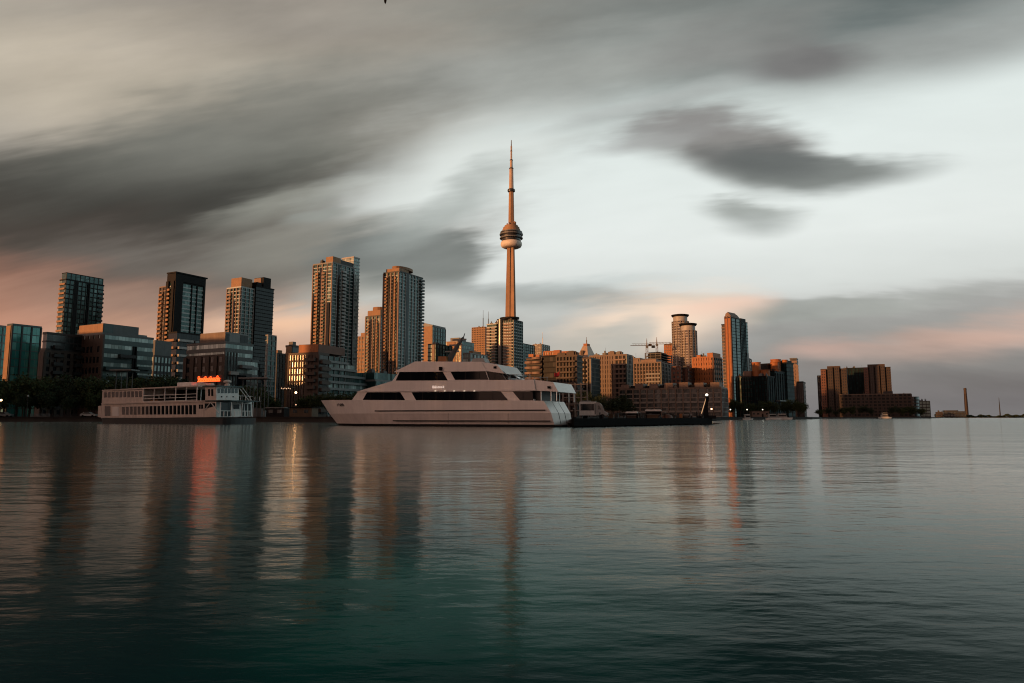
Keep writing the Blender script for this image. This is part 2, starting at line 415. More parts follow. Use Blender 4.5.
def build_land():
    front = [(-900, 150), (-420, 190), shore(0, 205), shore(262, 190), shore(335, 172), shore(470, 168), shore(575, 168), shore(640, 240),
             shore(712, 330), shore(812, 430), shore(822, 640), shore(935, 820), shore(945, 1500), (1700, 1650), (4000, 1900)]
    back = [(4000, 9000), (-4000, 9000), (-4000, 150)]
    MB().prism(front + back, -3.0, GZ).build('land', M['soil'])
    tag(bpy.data.objects['land'], 'paved city ground behind the quay wall', None, None, 'structure')
    # the quay edge: a coping just proud of the wall, along the near shore
    mb = MB()
    for (a, b) in zip(front[1:10], front[2:11]):
        a, b = Vector(a), Vector(b); d = (b - a).normalized(); n = Vector((d.y, -d.x))
        q = [a + n * .25, b + n * .25, b + n * .004, a + n * .004]
        mb.prism([(v.x, v.y) for v in q], GZ - .35, GZ + .1)
    tag(mb.build('kerb', M['quaywall']), 'low concrete kerb along the quay edge', None, None, 'structure')
build_land()

# ------------------------------------------------------------------ buildings
GRID = -28.0                 # the street grid, degrees
RR = random.Random(31)
class Bld:
    """a building from its outline: left end of the west face, near corner, right end of the south face (pixels at the
    roof line), height of the near corner at the roof, distance of the near corner"""
    def __init__(s, name, label, cat, a, c, b, top, Y, th=GRID, D=None, W=None, group=None):
        th = R(th); ex = Vector((math.cos(th), math.sin(th))); ey = Vector((-math.sin(th), math.cos(th)))
        p = at(c, top, Y); zz = p.z - CAMH
        dz = lambda y: y * CP + zz * SP
        if W is None:
            A = a - 512.0; W = (p.x * F - A * dz(Y)) / (ex.x * F - A * ex.y * CP)
        if D is None:
            B = b - 512.0; D = (B * dz(Y) - p.x * F) / (ey.x * F - B * ey.y * CP)
        s.W, s.D, s.H, s.Y, s.c = W, D, p.z - GZ, Y, c
        ctr = Vector((p.x, p.y)) - ex * W / 2 + ey * D / 2
        s.root = thing(name, label, cat, (ctr.x, ctr.y, GZ), th, group)
        s.x0, s.x1, s.y0, s.y1 = -W / 2, W / 2, -D / 2, D / 2
    def X(s, u): return s.x0 + u * s.W          # along the west face, 0 at its left end
    def V(s, v): return s.y0 + v * s.D          # along the south face, 0 at the near corner
    def Z(s, py): return at(s.c, py, s.Y).z - GZ
    def part(s, name, mat, box, loc=(0, 0, 0)): return MB().box(*box).build(name, mat, s.root, loc)
    def block(s, u0, u1, v0, v1, z0, z1, nf, gl, sl, t=.12, pr=.18, roof=None, parapet=0.9, names=('window_row', 'floor_slab')):
        x0, x1, y0, y1 = s.X(u0), s.X(u1), s.V(v0), s.V(v1)
        fh = (z1 - z0) / nf; th = fh * t
        cx, cy = (x0 + x1) / 2, (y0 + y1) / 2
        w, d = (x1 - x0) / 2, (y1 - y0) / 2
        wr = MB().box(-w, w, -d, d, 0, fh - th).build(names[0], M[gl], s.root, (cx, cy, z0 + th))
        fs = MB().box(-w - pr, w + pr, -d - pr, d + pr, 0, th).build(names[1], M[sl], s.root, (cx, cy, z0))
        for i in range(1, nf):
            again(wr, (cx, cy, z0 + i * fh + th), s.root); again(fs, (cx, cy, z0 + i * fh), s.root)
        rp = pr + 0.05
        mb = MB().box(x0 - rp, x1 + rp, y0 - rp, y1 + rp, z1, z1 + parapet * .45)
        for q in ((x0 - rp, x1 + rp, y0 - rp, y0 - rp + .4), (x0 - rp, x1 + rp, y1 + rp - .4, y1 + rp), (x0 - rp, x0 - rp + .4, y0 - rp + .4, y1 + rp - .4), (x1 + rp - .4, x1 + rp, y0 - rp + .4, y1 + rp - .4)):
            mb.box(*q, z1 + parapet * .45, z1 + parapet)
        s.roof = mb.build('roof', M[roof or sl], s.root)
        if w > 4 and d > 4:
            for k in range(3):
                a, b_, c_ = RR.uniform(1.2, 3.2), RR.uniform(1.2, 3.2), RR.uniform(1.0, 2.6)
                xx, yy = RR.uniform(x0 + .5, x1 - a - .5), RR.uniform(y0 + .5, y0 + max(1.2, (y1 - y0) * .5 - b_))
                MB().box(0, a, 0, b_, 0, c_).box(a * .3, a * .6, b_ * .3, b_ * .6, c_, c_ + RR.uniform(.3, 1.6)).build('roof_unit', M[RR.choice(('grey', 'char', 'palegrey'))], s.roof, (xx, yy, z1 + parapet * .45))
            MB().ring([(0, 0, 0), (0, 0, RR.uniform(2.5, 5))], [.10, .05], 5).build('roof_aerial', M['darksteel'], s.roof, (RR.uniform(x0 + 1, x1 - 1), RR.uniform(y0 + 1, y0 + d), z1 + parapet * .45))
    def piers(s, face, u0, u1, n, z0, z1, mat, w=.6, pr=.45, name='pier', ends=True, off=0.0):
        us = [u0 + (u1 - u0) * i / max(1, n - 1) for i in range(n)] if ends else [u0 + (u1 - u0) * (i + .5) / n for i in range(n)]
        first = None
        for u in us:
            if face == 'W':
                bx = (-w / 2, w / 2, -pr, .3, 0, z1 - z0); loc = (s.X(u), s.y0 + off, z0)
            else:
                bx = (-.3, pr, -w / 2, w / 2, 0, z1 - z0); loc = (s.x1 + off, s.V(u), z0)
            first = s.part(name, M[mat], bx, loc) if first is None else again(first, loc, s.root)
    def balconies(s, face, u0, u1, z0, fh, n, mat, depth=1.5, rail=1.05, off=0.0, name='balcony', stand=.25):
        L = (u1 - u0) * (s.W if face == 'W' else s.D)
        mb = MB()
        if face == 'W':
            mb.box(0, L, -depth, 0, 0, .22); mb.box(0, L, -depth, -depth + .08, .22, .22 + rail); mb.box(0, .08, -depth + .08, 0, .22, .22 + rail); mb.box(L - .08, L, -depth + .08, 0, .22, .22 + rail)
            loc = lambda i: (s.X(u0), s.y0 - stand + off, z0 + i * fh)
        else:
            mb.box(0, depth, 0, L, 0, .22); mb.box(depth - .08, depth, 0, L, .22, .22 + rail); mb.box(0, depth - .08, 0, .08, .22, .22 + rail); mb.box(0, depth - .08, L - .08, L, .22, .22 + rail)
            loc = lambda i: (s.x1 + stand + off, s.V(u0), z0 + i * fh)
        o = mb.build(name, M[mat], s.root, loc(0))
        for i in range(1, n): again(o, loc(i), s.root)
    def windows(s, face, u0, u1, nu, z0, z1, nz, gl, ww=.55, wh=.55, skip=0.0, off=0.0, name='window', frame=None):
        """single windows set a little proud of a solid wall"""
        L = (u1 - u0) * (s.W if face == 'W' else s.D) / nu; h = (z1 - z0) / nz
        o = None
        for i in range(nu):
            for k in range(nz):
                if random.random() < skip: continue
                zz = z0 + (k + .5 - wh / 2) * h
                if face == 'W': loc = (s.X(u0) + (i + .5) * L, s.y0 + off, zz); bx = (-L * ww / 2, L * ww / 2, -.05, .3, 0, h * wh)
                else: loc = (s.x1 + off, s.V(u0) + (i + .5) * L, zz); bx = (-.3, .05, -L * ww / 2, L * ww / 2, 0, h * wh)
                o = s.part(name, M[gl], bx, loc) if o is None else again(o, loc, s.root)
    def topbox(s, u0, u1, v0, v1, z0, z1, mat, name='penthouse'):
        o = s.part(name, M[mat], (s.X(u0), s.X(u1), s.V(v0), s.V(v1), z0, z1))
        o.parent = getattr(s, 'roof', None) or s.root
        return o
    def mast(s, u, v, z0, z1, r=.35, mat='steel', name='antenna'):
        return MB().ring([(0, 0, 0), (0, 0, (z1 - z0) * .55), (0, 0, (z1 - z0) * .56), (0, 0, z1 - z0)], [r, r, r * .5, r * .35], 6).build(name, M[mat], getattr(s, 'roof', None) or s.root, (s.X(u), s.V(v), z0))
def roof_units(b, u0, u1, v0, v1, z, n, mat='grey', hmax=2.5):
    for i in range(n):
        w, d, h = random.uniform(1.5, 4), random.uniform(1.5, 4), random.uniform(1.0, hmax)
        x = random.uniform(b.X(u0), b.X(u1) - w); y = random.uniform(b.V(v0), b.V(v1) - d)
        MB().box(0, w, 0, d, 0, h).box(w * .2, w * .8, d * .2, d * .8, h, h + .4).build('roof_unit', M[mat], getattr(b, 'roof', None) or b.root, (x, y, z))
# ------------------------------------------------------------------ the skyline, from the left edge to the right
NW, NS = 'W', 'S'
# two low green glass office blocks at the left edge
b = Bld('office_block', 'pale green glass office block cut by the left edge of the view', 'building', -24, -16, 7.5, 325.5, 310)
b.block(0, 1, 0, 1, 0, b.H, 11, 'g_green', 'palegrey', .14, .15); b.piers(NS, 0, 1, 6, 0, b.H, 'palegrey', .5, .3)
roof_units(b, .1, .9, .1, .9, b.H + .45, 3)
b = Bld('office_block', 'green glass office block with a sunlit orange west wall, beside the dark brick block', 'building', 7.5, 12.5, 41, 325.5, 285)
b.block(0, 1, 0, 1, 0, b.H, 11, 'g_green', 'teal', .10, .12)
b.part('side_wall', M['orangebox'], (b.x0, b.x1 - .5, b.y0 - .5, b.y0 - .14, b.H * .25, b.H)); b.piers(NS, 0, 1, 4, 0, b.H + .3, 'char', .6, .3)  # west wall coloured orange where the low sun reaches it
b = Bld('narrow_building', 'narrow sunlit building squeezed between the green glass block and the dark brick block', 'building', 33, 43, 46, 350, 330)
b.block(0, 1, 0, 1, 0, b.H, 9, 'g_warm', 'orangebox', .5, .15); b.piers(NW, 0, 1, 4, 0, b.H, 'orangebox', .8, .3)
# dark brick block in front of the leftmost tower
b = Bld('apartment_block', 'dark brown brick apartment block in front of the leftmost glass tower', 'building', 42, 46, 92, 334, 262)
b.block(0, 1, 0, 1, 0, b.H - 7, 9, 'g_black', 'brown', .34, .2); b.piers(NS, 0, 1, 8, 0, b.H - 7, 'brown', 1.3, .4); b.piers(NW, 0, 1, 3, 0, b.H - 7, 'brown', 1.3, .4)
b.block(.02, .98, .02, .98, b.H - 6.1, b.H, 2, 'g_dark', 'char', .2, .15)
b.balconies(NS, .15, .35, 3.4, 3.3, 8, 'char'); b.balconies(NS, .6, .8, 3.4, 3.3, 8, 'char')
# leftmost tower
b = Bld('glass_tower', 'leftmost tall tower, teal glass with a stepped top and a thin lit west side', 'tower', 60, 66, 103.5, 280, 445)
nf = 29; fh = b.H / nf
b.block(0, 1, 0, 1, 0, b.H, nf, 'g_teal', 'dark', .22, .25, 'dark')
b.balconies(NW, .02, .98, fh, fh, nf - 1, 'orangebox', .5, 1.0); b.balconies(NS, .86, 1.0, fh, fh, nf - 2, 'char', .9)
b.piers(NS, .24, .27, 2, 0, b.H, 'dark', 1.0, .6); b.piers(NS, .58, .60, 2, 0, b.H, 'dark', .9, .6); b.piers(NS, .0, .84, 9, 0, b.H, 'char', .35, .4)
z = b.Z(273)
b.block(.25, 1, .0, .97, b.H + .9, z, 2, 'g_teal', 'teal', .1, .1, 'dark', .5); b.piers(NS, .0, .97, 9, b.H + .9, z, 'char', .3, .3)
b.part('penthouse', M['orangebox'], (b.x0 + .2, b.X(.22), b.y0 + .2, b.V(.6), b.H + .9, z - 3))
# mid-rise with bands of pale windows and an orange-lit plant room
b = Bld('midrise_building', 'mid-rise block with grey rooftop box, pale window bands and brown brick side', 'building', 73, 102.5, 153, 334.5, 268)
nf = 9; fh = b.H / nf
b.block(0, 1, 0, 1, 0, b.H, nf, 'g_pale', 'teal', .55, .15, 'grey')
b.piers(NW, 0, 1, 7, 0, b.H, 'brown', 2.2, .35); b.part('brick_wall', M['brown'], (b.x0, b.x1 + .3, b.y0 - .32, b.y0 - .2, 0, b.H - fh * .4))
b.windows(NW, .02, .98, 8, fh, b.H - fh, 6, 'g_black', .5, .55, .05, -.38)
b.piers(NS, .62, .645, 2, 0, b.H - fh, 'dark', 1.2, .5); b.part('dark_bay', M['g_black'], (b.x1 + .1, b.x1 + .5, b.V(.52), b.V(.7), 0, b.H * .56))
b.balconies(NS, .05, .45, fh * 5.1, fh, 1, 'teal', 1.8); b.balconies(NS, .3, .6, fh * 6.6, fh, 1, 'char', 2.0); b.balconies(NS, .68, .95, fh * 4.4, fh, 2, 'teal', 1.4)
b.topbox(.18, .985, .01, .70, b.H + .45, b.Z(323), 'grey'); b.topbox(.2, .9, .71, .93, b.H + .45, b.Z(330), 'palegrey')
b.part('cladding_panel', M['orangebox'], (b.X(.18), b.X(.985), b.V(.01) - .14, b.V(.01) - .02, b.H + 1.0, b.Z(323.4)))  # orange sheet paints the sunlit west side of the plant room
b.part('cladding_panel', M['teal'], (b.X(.985) + .02, b.X(.985) + .12, b.V(.02), b.V(.2), b.H + 1.0, b.Z(323.6)))
b = Bld('midrise_building', 'small grey block with pale window strips between the mid-rise and the black-framed tower', 'building', 150, 155, 172, 340, 330)
b.block(0, 1, 0, 1, 0, b.H * .78, 7, 'g_pale', 'char', .35, .15); b.topbox(.05, .98, .02, .98, b.H * .78 + .45, b.H, 'grey'); b.piers(NS, 0, 1, 6, 0, b.H * .78, 'char', .5, .3)
# black-framed tower
b = Bld('apartment_tower', 'black-framed tower with an overhanging flat crown and a teal glass panel', 'tower', 167.5, 175.5, 205, 271.5, 400)
nf = 31; zt = b.Z(282); fh = zt / nf
b.block(0, .985, .02, 1, 0, zt, nf, 'g_teal', 'coolwhite', .30, .12, 'dark')
b.part('frame_wall', M['dark'], (b.x1 - .3, b.x1 + .5, b.y0, b.V(.25), b.Z(340), zt + .9)); b.part('frame_wall', M['dark'], (b.x1 - .3, b.x1 + .5, b.V(.95), b.y1 + .3, b.Z(340), zt + .9))
b.piers(NS, .56, .74, 2, b.Z(338), zt, 'dark', .5, .5)
b.part('crown', M['dark'], (b.x0, b.x1 + .5, b.y0 - .1, b.y1 + .3, zt + .9, b.H - 1)); b.part('roof_overhang', M['dark'], (b.x0 - .3, b.x1 + .9, b.y0 - .4, b.y1 + 1.3, b.H - .8, b.H))
b.part('frame_wall', M['dark'], (b.X(.62), b.x1 - .32, b.y0 - .6, b.y0 - .05, 0, zt + .9)); b.balconies(NW, .30, .6, fh, fh, nf - 2, 'orangebox', 1.3, stand=.15)
b.part('frame_wall', M['dark'], (b.x0 - .2, b.X(.28), b.y0 - .6, b.y0 - .05, 0, zt + .9))
b = Bld('apartment_tower', 'slim lit tower with balconies peeping out behind the black-framed tower', 'tower', 160, 167, 176, 287, 500)
nf = 30; fh = b.H / nf; b.block(0, 1, 0, 1, 0, b.H, nf, 'g_warm', 'pink', .3, .3); b.balconies(NW, .1, .6, fh, fh, nf - 2, 'orangebox'); b.piers(NW, .0, 1, 3, 0, b.H, 'brown', .9, .5)
b = Bld('apartment_block', 'white-banded balcony block at the foot of the black-framed tower', 'building', 168.5, 177, 205, 333, 372)
nf = 11; fh = b.H / nf; b.block(0, 1, 0, 1, 0, b.H, nf, 'g_black', 'dark', .12, .1); b.balconies(NS, .02, .52, fh * .9, fh, nf - 1, 'white', 1.6); b.balconies(NS, .58, .98, fh * .9, fh, nf - 1, 'palegrey', 1.6); b.balconies(NW, .1, .95, fh * .9, fh, nf - 1, 'orangebox', 1.4)
# glass mid-rise with light plant room
b = Bld('midrise_building', 'curved mid-rise with pale window bands behind the lit sign of the paddle steamer', 'building', 187, 225.5, 257, 343.5, 262)
nf = 9; fh = b.H / nf
b.block(0, 1, 0, .86, 0, b.H, nf, 'g_pale', 'grey', .48, .15, 'grey'); b.block(.3, 1, .86, 1.04, 0, b.H * .78, 7, 'g_pale', 'palegrey', .36, .3, 'grey')
b.part('brick_wall', M['brown'], (b.x0 - .1, b.x1 + .2, b.y0 - .34, b.y0 - .18, 0, b.H - fh * 1.3)); b.windows(NW, .02, .97, 9, fh, b.H - fh * 1.4, 6, 'g_black', .55, .6, .05, -.38)
b.piers(NW, 0, 1, 6, 0, b.H - fh * 1.5, 'brown', 1.8, .75); b.part('dark_bay', M['g_black'], (b.x1 + .1, b.x1 + .5, b.V(.38), b.V(.66), 0, b.H * .58))
b.balconies(NS, .1, .35, fh * 5.2, fh, 1, 'white', 1.6); b.balconies(NS, .45, .82, fh * 6.1, fh, 1, 'palegrey', 1.6); b.piers(NS, 0, .36, 5, 0, b.H - fh, 'grey', .5, .35)
b.topbox(.33, .97, .02, .75, b.H + .45, b.Z(331.5), 'palegrey'); b.part('cladding_panel', M['tan'], (b.X(.33), b.X(.97), b.V(.02) - .13, b.V(.02) - .02, b.H + .9, b.Z(332)))  # tan sheet carries the sun on the rooftop box's west side
b.part('dark_bay', M['g_black'], (b.X(.97) + .02, b.X(.97) + .1, b.V(.03), b.V(.14), b.H + .9, b.Z(333))); b.part('dark_bay', M['g_black'], (b.X(.97) + .02, b.X(.97) + .1, b.V(.48), b.V(.72), b.H + .9, b.Z(333)))
b = Bld('glass_tower', 'dark twin-shade tower with an orange penthouse behind the curved mid-rise', 'tower', 227.5, 241, 272, 287.5, 452)
nf = 34; fh = b.H / nf
b.block(0, 1, 0, .42, 0, b.H, nf, 'g_teal', 'coolwhite', .26, .35); b.block(.2, 1.12, .42, 1, 0, b.Z(284), nf + 1, 'g_black', 'dark', .16, .25, 'dark')
b.piers(NW, 0, .98, 5, 0, b.H, 'pink', .7, .6); b.part('dark_bay', M['g_black'], (b.X(.44), b.X(.62), b.y0 - .55, b.y0 - .37, 0, b.H * .9)); b.balconies(NW, .05, .38, fh, fh, nf - 2, 'pink', 1.3); b.piers(NS, .02, .40, 4, 0, b.H, 'coolwhite', .4, .6)
b.topbox(.2, .95, .02, .36, b.H + .4, b.Z(277), 'orangebox'); b.topbox(.3, 1.1, .45, .6, b.Z(284) + .4, b.Z(279), 'dark'); b.topbox(.4, 1.1, .66, .9, b.Z(284) + .4, b.Z(272.5), 'dark')
b.part('cladding_panel', M['pink'], (b.X(.4), b.X(.9), b.V(.66) - .2, b.V(.66) - .02, b.Z(278), b.Z(273)))
b = Bld('apartment_block', 'pale slim block tucked against the right side of the dark tower', 'building', 266, 268, 276, 336, 405)
b.block(0, 1, 0, 1, 0, b.H, 16, 'g_teal', 'palegrey', .25, .2); b.piers(NS, 0, 1, 3, 0, b.H, 'palegrey', .6, .4)
b = Bld('apartment_block', 'small dark block with an orange-lit top left of the glinting terraced flats', 'building', 272, 277, 286, 354, 520)
b.block(0, 1, 0, 1, 0, b.H, 13, 'g_dark', 'char', .25, .2); b.topbox(.05, .9, .1, .6, b.H + .4, b.H + 3.2, 'orangebox'); b.piers(NS, 0, 1, 4, 0, b.H, 'char', .7, .4)
# terraced apartments with glinting windows
def terraced():
    b = Bld('terraced_apartments', 'terraced apartment building with windows glinting gold and glassy terraces stepping down', 'building', 289, 318, 352, 354.5, 255, -20)
    n = 9; fh = b.H / n
    b.block(0, .86, 0, .28, 0, b.H, n, 'g_glint', 'brown', .28, .1, 'brown')
    b.block(.861, 1, .005, .28, 0, b.H, n, 'g_dark', 'brown', .42, .25, 'brown')
    b.piers(NW, .0, .62, 8, 0, b.H, 'brown', .55, .3); b.piers(NW, .66, .98, 4, 0, b.H, 'brown', 1.8, .35)
    b.balconies(NW, .66, .97, fh, fh, n - 1, 'brown', 1.4); b.balconies(NS, .02, .26, fh * .7, fh, n - 1, 'brown', 1.5)
    for i in range(n):                                # glass terraces, each lower one reaching further
        v1 = .84 + (n - 1 - i) * .27
        w, d = b.W * .46, (v1 - .282) * b.D / 2
        cx, cy = b.x1 - w - .1, b.V(.282) + d
        MB().box(-w, w, -d, d, 0, fh * .74).build('window_row', M['g_pale' if i % 3 == 1 else 'g_teal'], b.root, (cx, cy, i * fh + fh * .26))
        MB().box(-w - .2, w + .9, -d, d + .5, 0, fh * .14).box(w + .72, w + .8, -d, d + .5, fh * .14, fh * .36).build('terrace', M['palegrey'], b.root, (cx, cy, i * fh + .02))
    b.piers(NS, .30, .78, 4, 0, b.H, 'palegrey', .3, .25)
    b.topbox(.30, .985, .02, .78, b.H + .95, b.Z(343.8), 'redbrick'); b.part('brick_wall', M['brick'], (b.X(.32), b.X(.98), b.V(.02) - .1, b.V(.02) - .02, b.H + 1, b.Z(344.2)))
    roof_units(b, .1, .28, .1, .5, b.H + .4, 2)
terraced()
b = Bld('apartment_block', 'narrow block with one lit edge at the left end of the glinting terraced flats', 'building', 286, 292.5, 299, 347, 290)
b.block(0, 1, 0, 1, 0, b.H, 10, 'g_dark', 'char', .25, .15); b.part('side_wall', M['orangebox'], (b.X(.1), b.x1 - .2, b.y0 - .4, b.y0 - .18, 0, b.H + .3)); b.topbox(.3, .9, .1, .6, b.H + .4, b.H + 2.4, 'grey')
b = Bld('terraced_apartments', 'low green-glass terraces stepping down behind the bow of the yacht', 'building', 360, 372, 398, 372.5, 285)
n = 5; fh = b.H / n
for i in range(n): b.part('window_row', M['g_teal'], (b.x0, b.x1 + (n - i) * 1.2, b.y0, b.y1 + (n - i) * 2.5, i * fh + .8, (i + 1) * fh)); b.part('terrace', M['palegrey'], (b.x0 - .2, b.x1 + (n - i) * 1.2 + .9, b.y0 - .3, b.y1 + (n - i) * 2.5 + .8, i * fh, i * fh + .8))
roof_units(b, .1, .9, .1, .9, b.H, 3)
# tall tower above the terraces
b = Bld('apartment_tower', 'tall blue-grey tower with an orange penthouse rising above the terraced flats', 'tower', 313.5, 332.5, 357.5, 263, 430)
nf = 43; fh = b.H / nf
b.block(0, 1, 0, .86, 0, b.H, nf, 'g_teal', 'coolwhite', .24, .25, 'palegrey'); b.block(.35, .96, .86, 1.1, 0, b.Z(251), nf + 3, 'g_pale', 'coolwhite', .3, .3, 'white')
b.piers(NW, 0, 1, 5, 0, b.H, 'pink', .7, .5); b.part('dark_bay', M['g_black'], (b.X(.04), b.X(.15), b.y0 - .42, b.y0 - .27, 0, b.H * .8)); b.balconies(NW, .18, .34, fh, fh, nf - 3, 'orangebox', 1.2); b.balconies(NW, .5, .66, fh, fh, nf - 3, 'pink', .9, name='loggia_front'); b.part('dark_bay', M['g_black'], (b.X(.36), b.X(.48), b.y0 - .42, b.y0 - .25, 0, b.H - 2)); b.part('dark_bay', M['g_black'], (b.X(.70), b.X(.97), b.y0 - .42, b.y0 - .25, 0, b.H * .74))  # the shallower stack is a second run of west-face balconies
b.part('dark_bay', M['g_black'], (b.x1 + .25, b.x1 + .45, b.V(.2), b.V(.27), 0, b.H)); b.part('dark_bay', M['g_black'], (b.x1 + .25, b.x1 + .45, b.V(.8), b.V(.86), 0, b.H)); b.piers(NS, 0, .85, 6, 0, b.H, 'coolwhite', .35, .5); b.balconies(NS, .36, .5, fh, fh, nf - 2, 'coolwhite', 1.2)
b.topbox(.62, .99, .02, .32, b.H + .5, b.Z(256), 'orangebox'); b.topbox(.2, .6, .05, .5, b.H + .5, b.Z(261), 'brown'); b.topbox(.45, .95, .34, .84, b.H + .5, b.Z(257), 'char')
b = Bld('apartment_block', 'sunlit orange slab half hidden left of the twin condominium towers', 'building', 356, 371, 374, 336.5, 620)
b.block(0, 1, 0, 1, 0, b.H, 20, 'g_warm', 'orangebox', .4, .2); b.piers(NW, 0, 1, 6, 0, b.H, 'orangebox', 1.0, .4); b.topbox(.3, .7, .1, .8, b.H + .4, b.H + 4, 'orangebox')
def condo(label, a, c, bb, top, Y, nf, cap):
    b = Bld('condominium_tower', label, 'tower', a, c, bb, top, Y); fh = b.H / nf
    b.block(0, 1, 0, 1, 0, b.H, nf, 'g_teal', 'coolwhite', .24, .3, 'char')
    b.piers(NW, 0, .97, 5, 0, b.H, 'pink', .9, .7); b.part('dark_bay', M['g_black'], (b.X(.44), b.X(.54), b.y0 - .5, b.y0 - .33, 0, b.H * .7)); b.part('dark_bay', M['g_black'], (b.X(.86), b.X(.94), b.y0 - .5, b.y0 - .33, 0, b.H * .93)); b.balconies(NW, .16, .27, fh, fh, nf - 2, 'orangebox', 1.5); b.balconies(NW, .72, .83, fh, fh, nf - 2, 'orangebox', 1.0, name='loggia_front')  # both west-face stacks are balconies
    b.part('dark_bay', M['g_black'], (b.X(.31), b.X(.41), b.y0 - .5, b.y0 - .33, 0, b.H - 2)); b.part('dark_bay', M['g_black'], (b.X(.58), b.X(.69), b.y0 - .5, b.y0 - .33, 0, b.H - 2))
    b.piers(NS, .12, .8, 6, 0, b.H, 'coolwhite', .4, .6); b.balconies(NS, .84, 1.02, fh, fh, nf - 1, 'grey', 1.4); b.part('dark_bay', M['g_black'], (b.x1 + .33, b.x1 + .5, b.V(.28), b.V(.4), 0, b.H))
    zc = b.Z(cap)
    b.topbox(.05, .9, .05, .45, b.H + .5, b.H + (zc - b.H) * .65, 'orangebox')
    n = 20; poly = [(b.X(.55) + math.cos(2 * math.pi * i / n) * b.W * .40, b.V(.42) + math.sin(2 * math.pi * i / n) * b.D * .36) for i in range(n)]
    MB().prism(poly, b.H + (zc - b.H) * .65, zc).build('drum_penthouse', M['orangebox'], b.root)
    return b
b = condo('shorter of two matching condominium towers, bathed in orange light, left of its taller twin', 366, 381, 396, 316, 540, 31, 306)
b = condo('taller of two matching condominium towers with a rounded orange cap, rising behind the yacht bow', 384, 399.5, 422.5, 272, 445, 42, 264.5)
b = Bld('office_tower', 'office building with a wedge roof, an orange west wall and a teal glass side', 'building', 423, 432.5, 445.5, 327, 800)
b.block(0, 1, 0, 1, 0, b.H, 22, 'g_teal', 'grey', .22, .2); b.part('side_wall', M['orangebox'], (b.x0, b.x1 - .3, b.y0 - .6, b.y0 - .25, 0, b.H + 1)); b.piers(NS, 0, 1, 6, 0, b.H, 'grey', .7, .5)
MB().slab([(b.x0, b.H + 1), (b.x1, b.H + 1), (b.x1, b.H + 2.5), (b.x0, b.H + 6)], b.y0, b.y1).build('roof_wedge', M['palegrey'], b.root)
b = Bld('office_block', 'dark teal glass block between the wedge-roofed building and the yacht mast', 'building', 428, 436, 452, 344.5, 620)
b.block(0, 1, 0, 1, 0, b.H, 18, 'g_teal', 'dark', .2, .15); b.piers(NS, 0, 1, 6, 0, b.H, 'dark', .8, .4); b.part('side_wall', M['pink'], (b.X(.5), b.X(.85), b.y0 - .5, b.y0 - .2, 0, b.H))
b = Bld('office_block', 'yellow-lit flat-topped building behind the leaning radar mast', 'building', 446, 461, 474, 341.5, 760)
b.block(0, 1, 0, 1, 0, b.H, 21, 'g_teal', 'palegrey', .2, .2); b.part('side_wall', M['orangebox'], (b.X(.05), b.X(.6), b.y0 - .5, b.y0 - .25, 0, b.H + .3)); b.piers(NW, .62, 1, 4, 0, b.H, 'orangebox', 1.5, .5); b.topbox(.2, .8, .1, .6, b.H + .4, b.H + 5, 'grey')
b = Bld('low_building', 'low pale flat-roofed hall below the orange slab tower', 'building', 463, 470, 487, 354, 480)
b.block(0, 1, 0, 1, 0, b.H, 13, 'g_pale', 'palegrey', .3, .2); b.piers(NS, 0, 1, 6, 0, b.H, 'palegrey', .6, .4); b.topbox(.1, .6, .3, .8, b.H + .4, b.H + 3, 'orangebox')
b = Bld('office_tower', 'plain slab tower glowing orange, with twin antennas on its roof', 'tower', 472, 485, 489.5, 327, 1400)
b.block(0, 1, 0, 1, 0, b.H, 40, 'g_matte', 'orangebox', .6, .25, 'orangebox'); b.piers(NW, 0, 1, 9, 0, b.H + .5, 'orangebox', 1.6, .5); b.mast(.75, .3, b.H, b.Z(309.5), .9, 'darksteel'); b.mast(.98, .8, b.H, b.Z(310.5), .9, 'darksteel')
# condominium at the foot of the tall tower
def foot_condo():
    b = Bld('condominium_tower', 'striped condominium with a round dark corner directly in front of the needle tower', 'tower', 487, 513.5, 522.5, 318.5, 640)
    nf = 31; fh = b.H / nf
    b.block(0, .36, .0, .7, 0, b.Z(323), nf - 1, 'g_soft', 'coolwhite', .3, .3); b.block(.36, .62, .1, 1, 0, b.H, nf, 'g_dark', 'dark', .16, .2, 'dark'); b.block(.62, 1, 0, 1, 0, b.H - 1.5, nf, 'g_soft', 'coolwhite', .3, .3, 'dark')
    b.balconies(NW, .02, .14, fh, fh, nf - 3, 'pink', 1.6); b.balconies(NW, .2, .34, fh, fh, nf - 3, 'pink', 1.6); b.balconies(NW, .66, .96, fh, fh, nf - 2, 'pink', 1.6); b.piers(NW, .64, 1, 5, 0, b.H - 1.5, 'concrete', .5, .55); b.piers(NS, 0, 1, 6, 0, b.H - 1.5, 'teal', .6, .5)
    n = 18; MB().prism([(b.X(.5) + math.cos(2 * math.pi * i / n) * b.W * .12, b.V(.12) + math.sin(2 * math.pi * i / n) * b.W * .12) for i in range(n)], 0, b.H + .3).build('round_corner', M['g_dark'], b.root)
    n = 24; MB().prism([(b.X(.68) + math.cos(2 * math.pi * i / n) * b.W * .34, b.V(.5) + math.sin(2 * math.pi * i / n) * b.D * .42) for i in range(n)], b.H + .9, b.H + 2.6).build('roof_disc', M['dark'], b.root)
foot_condo()
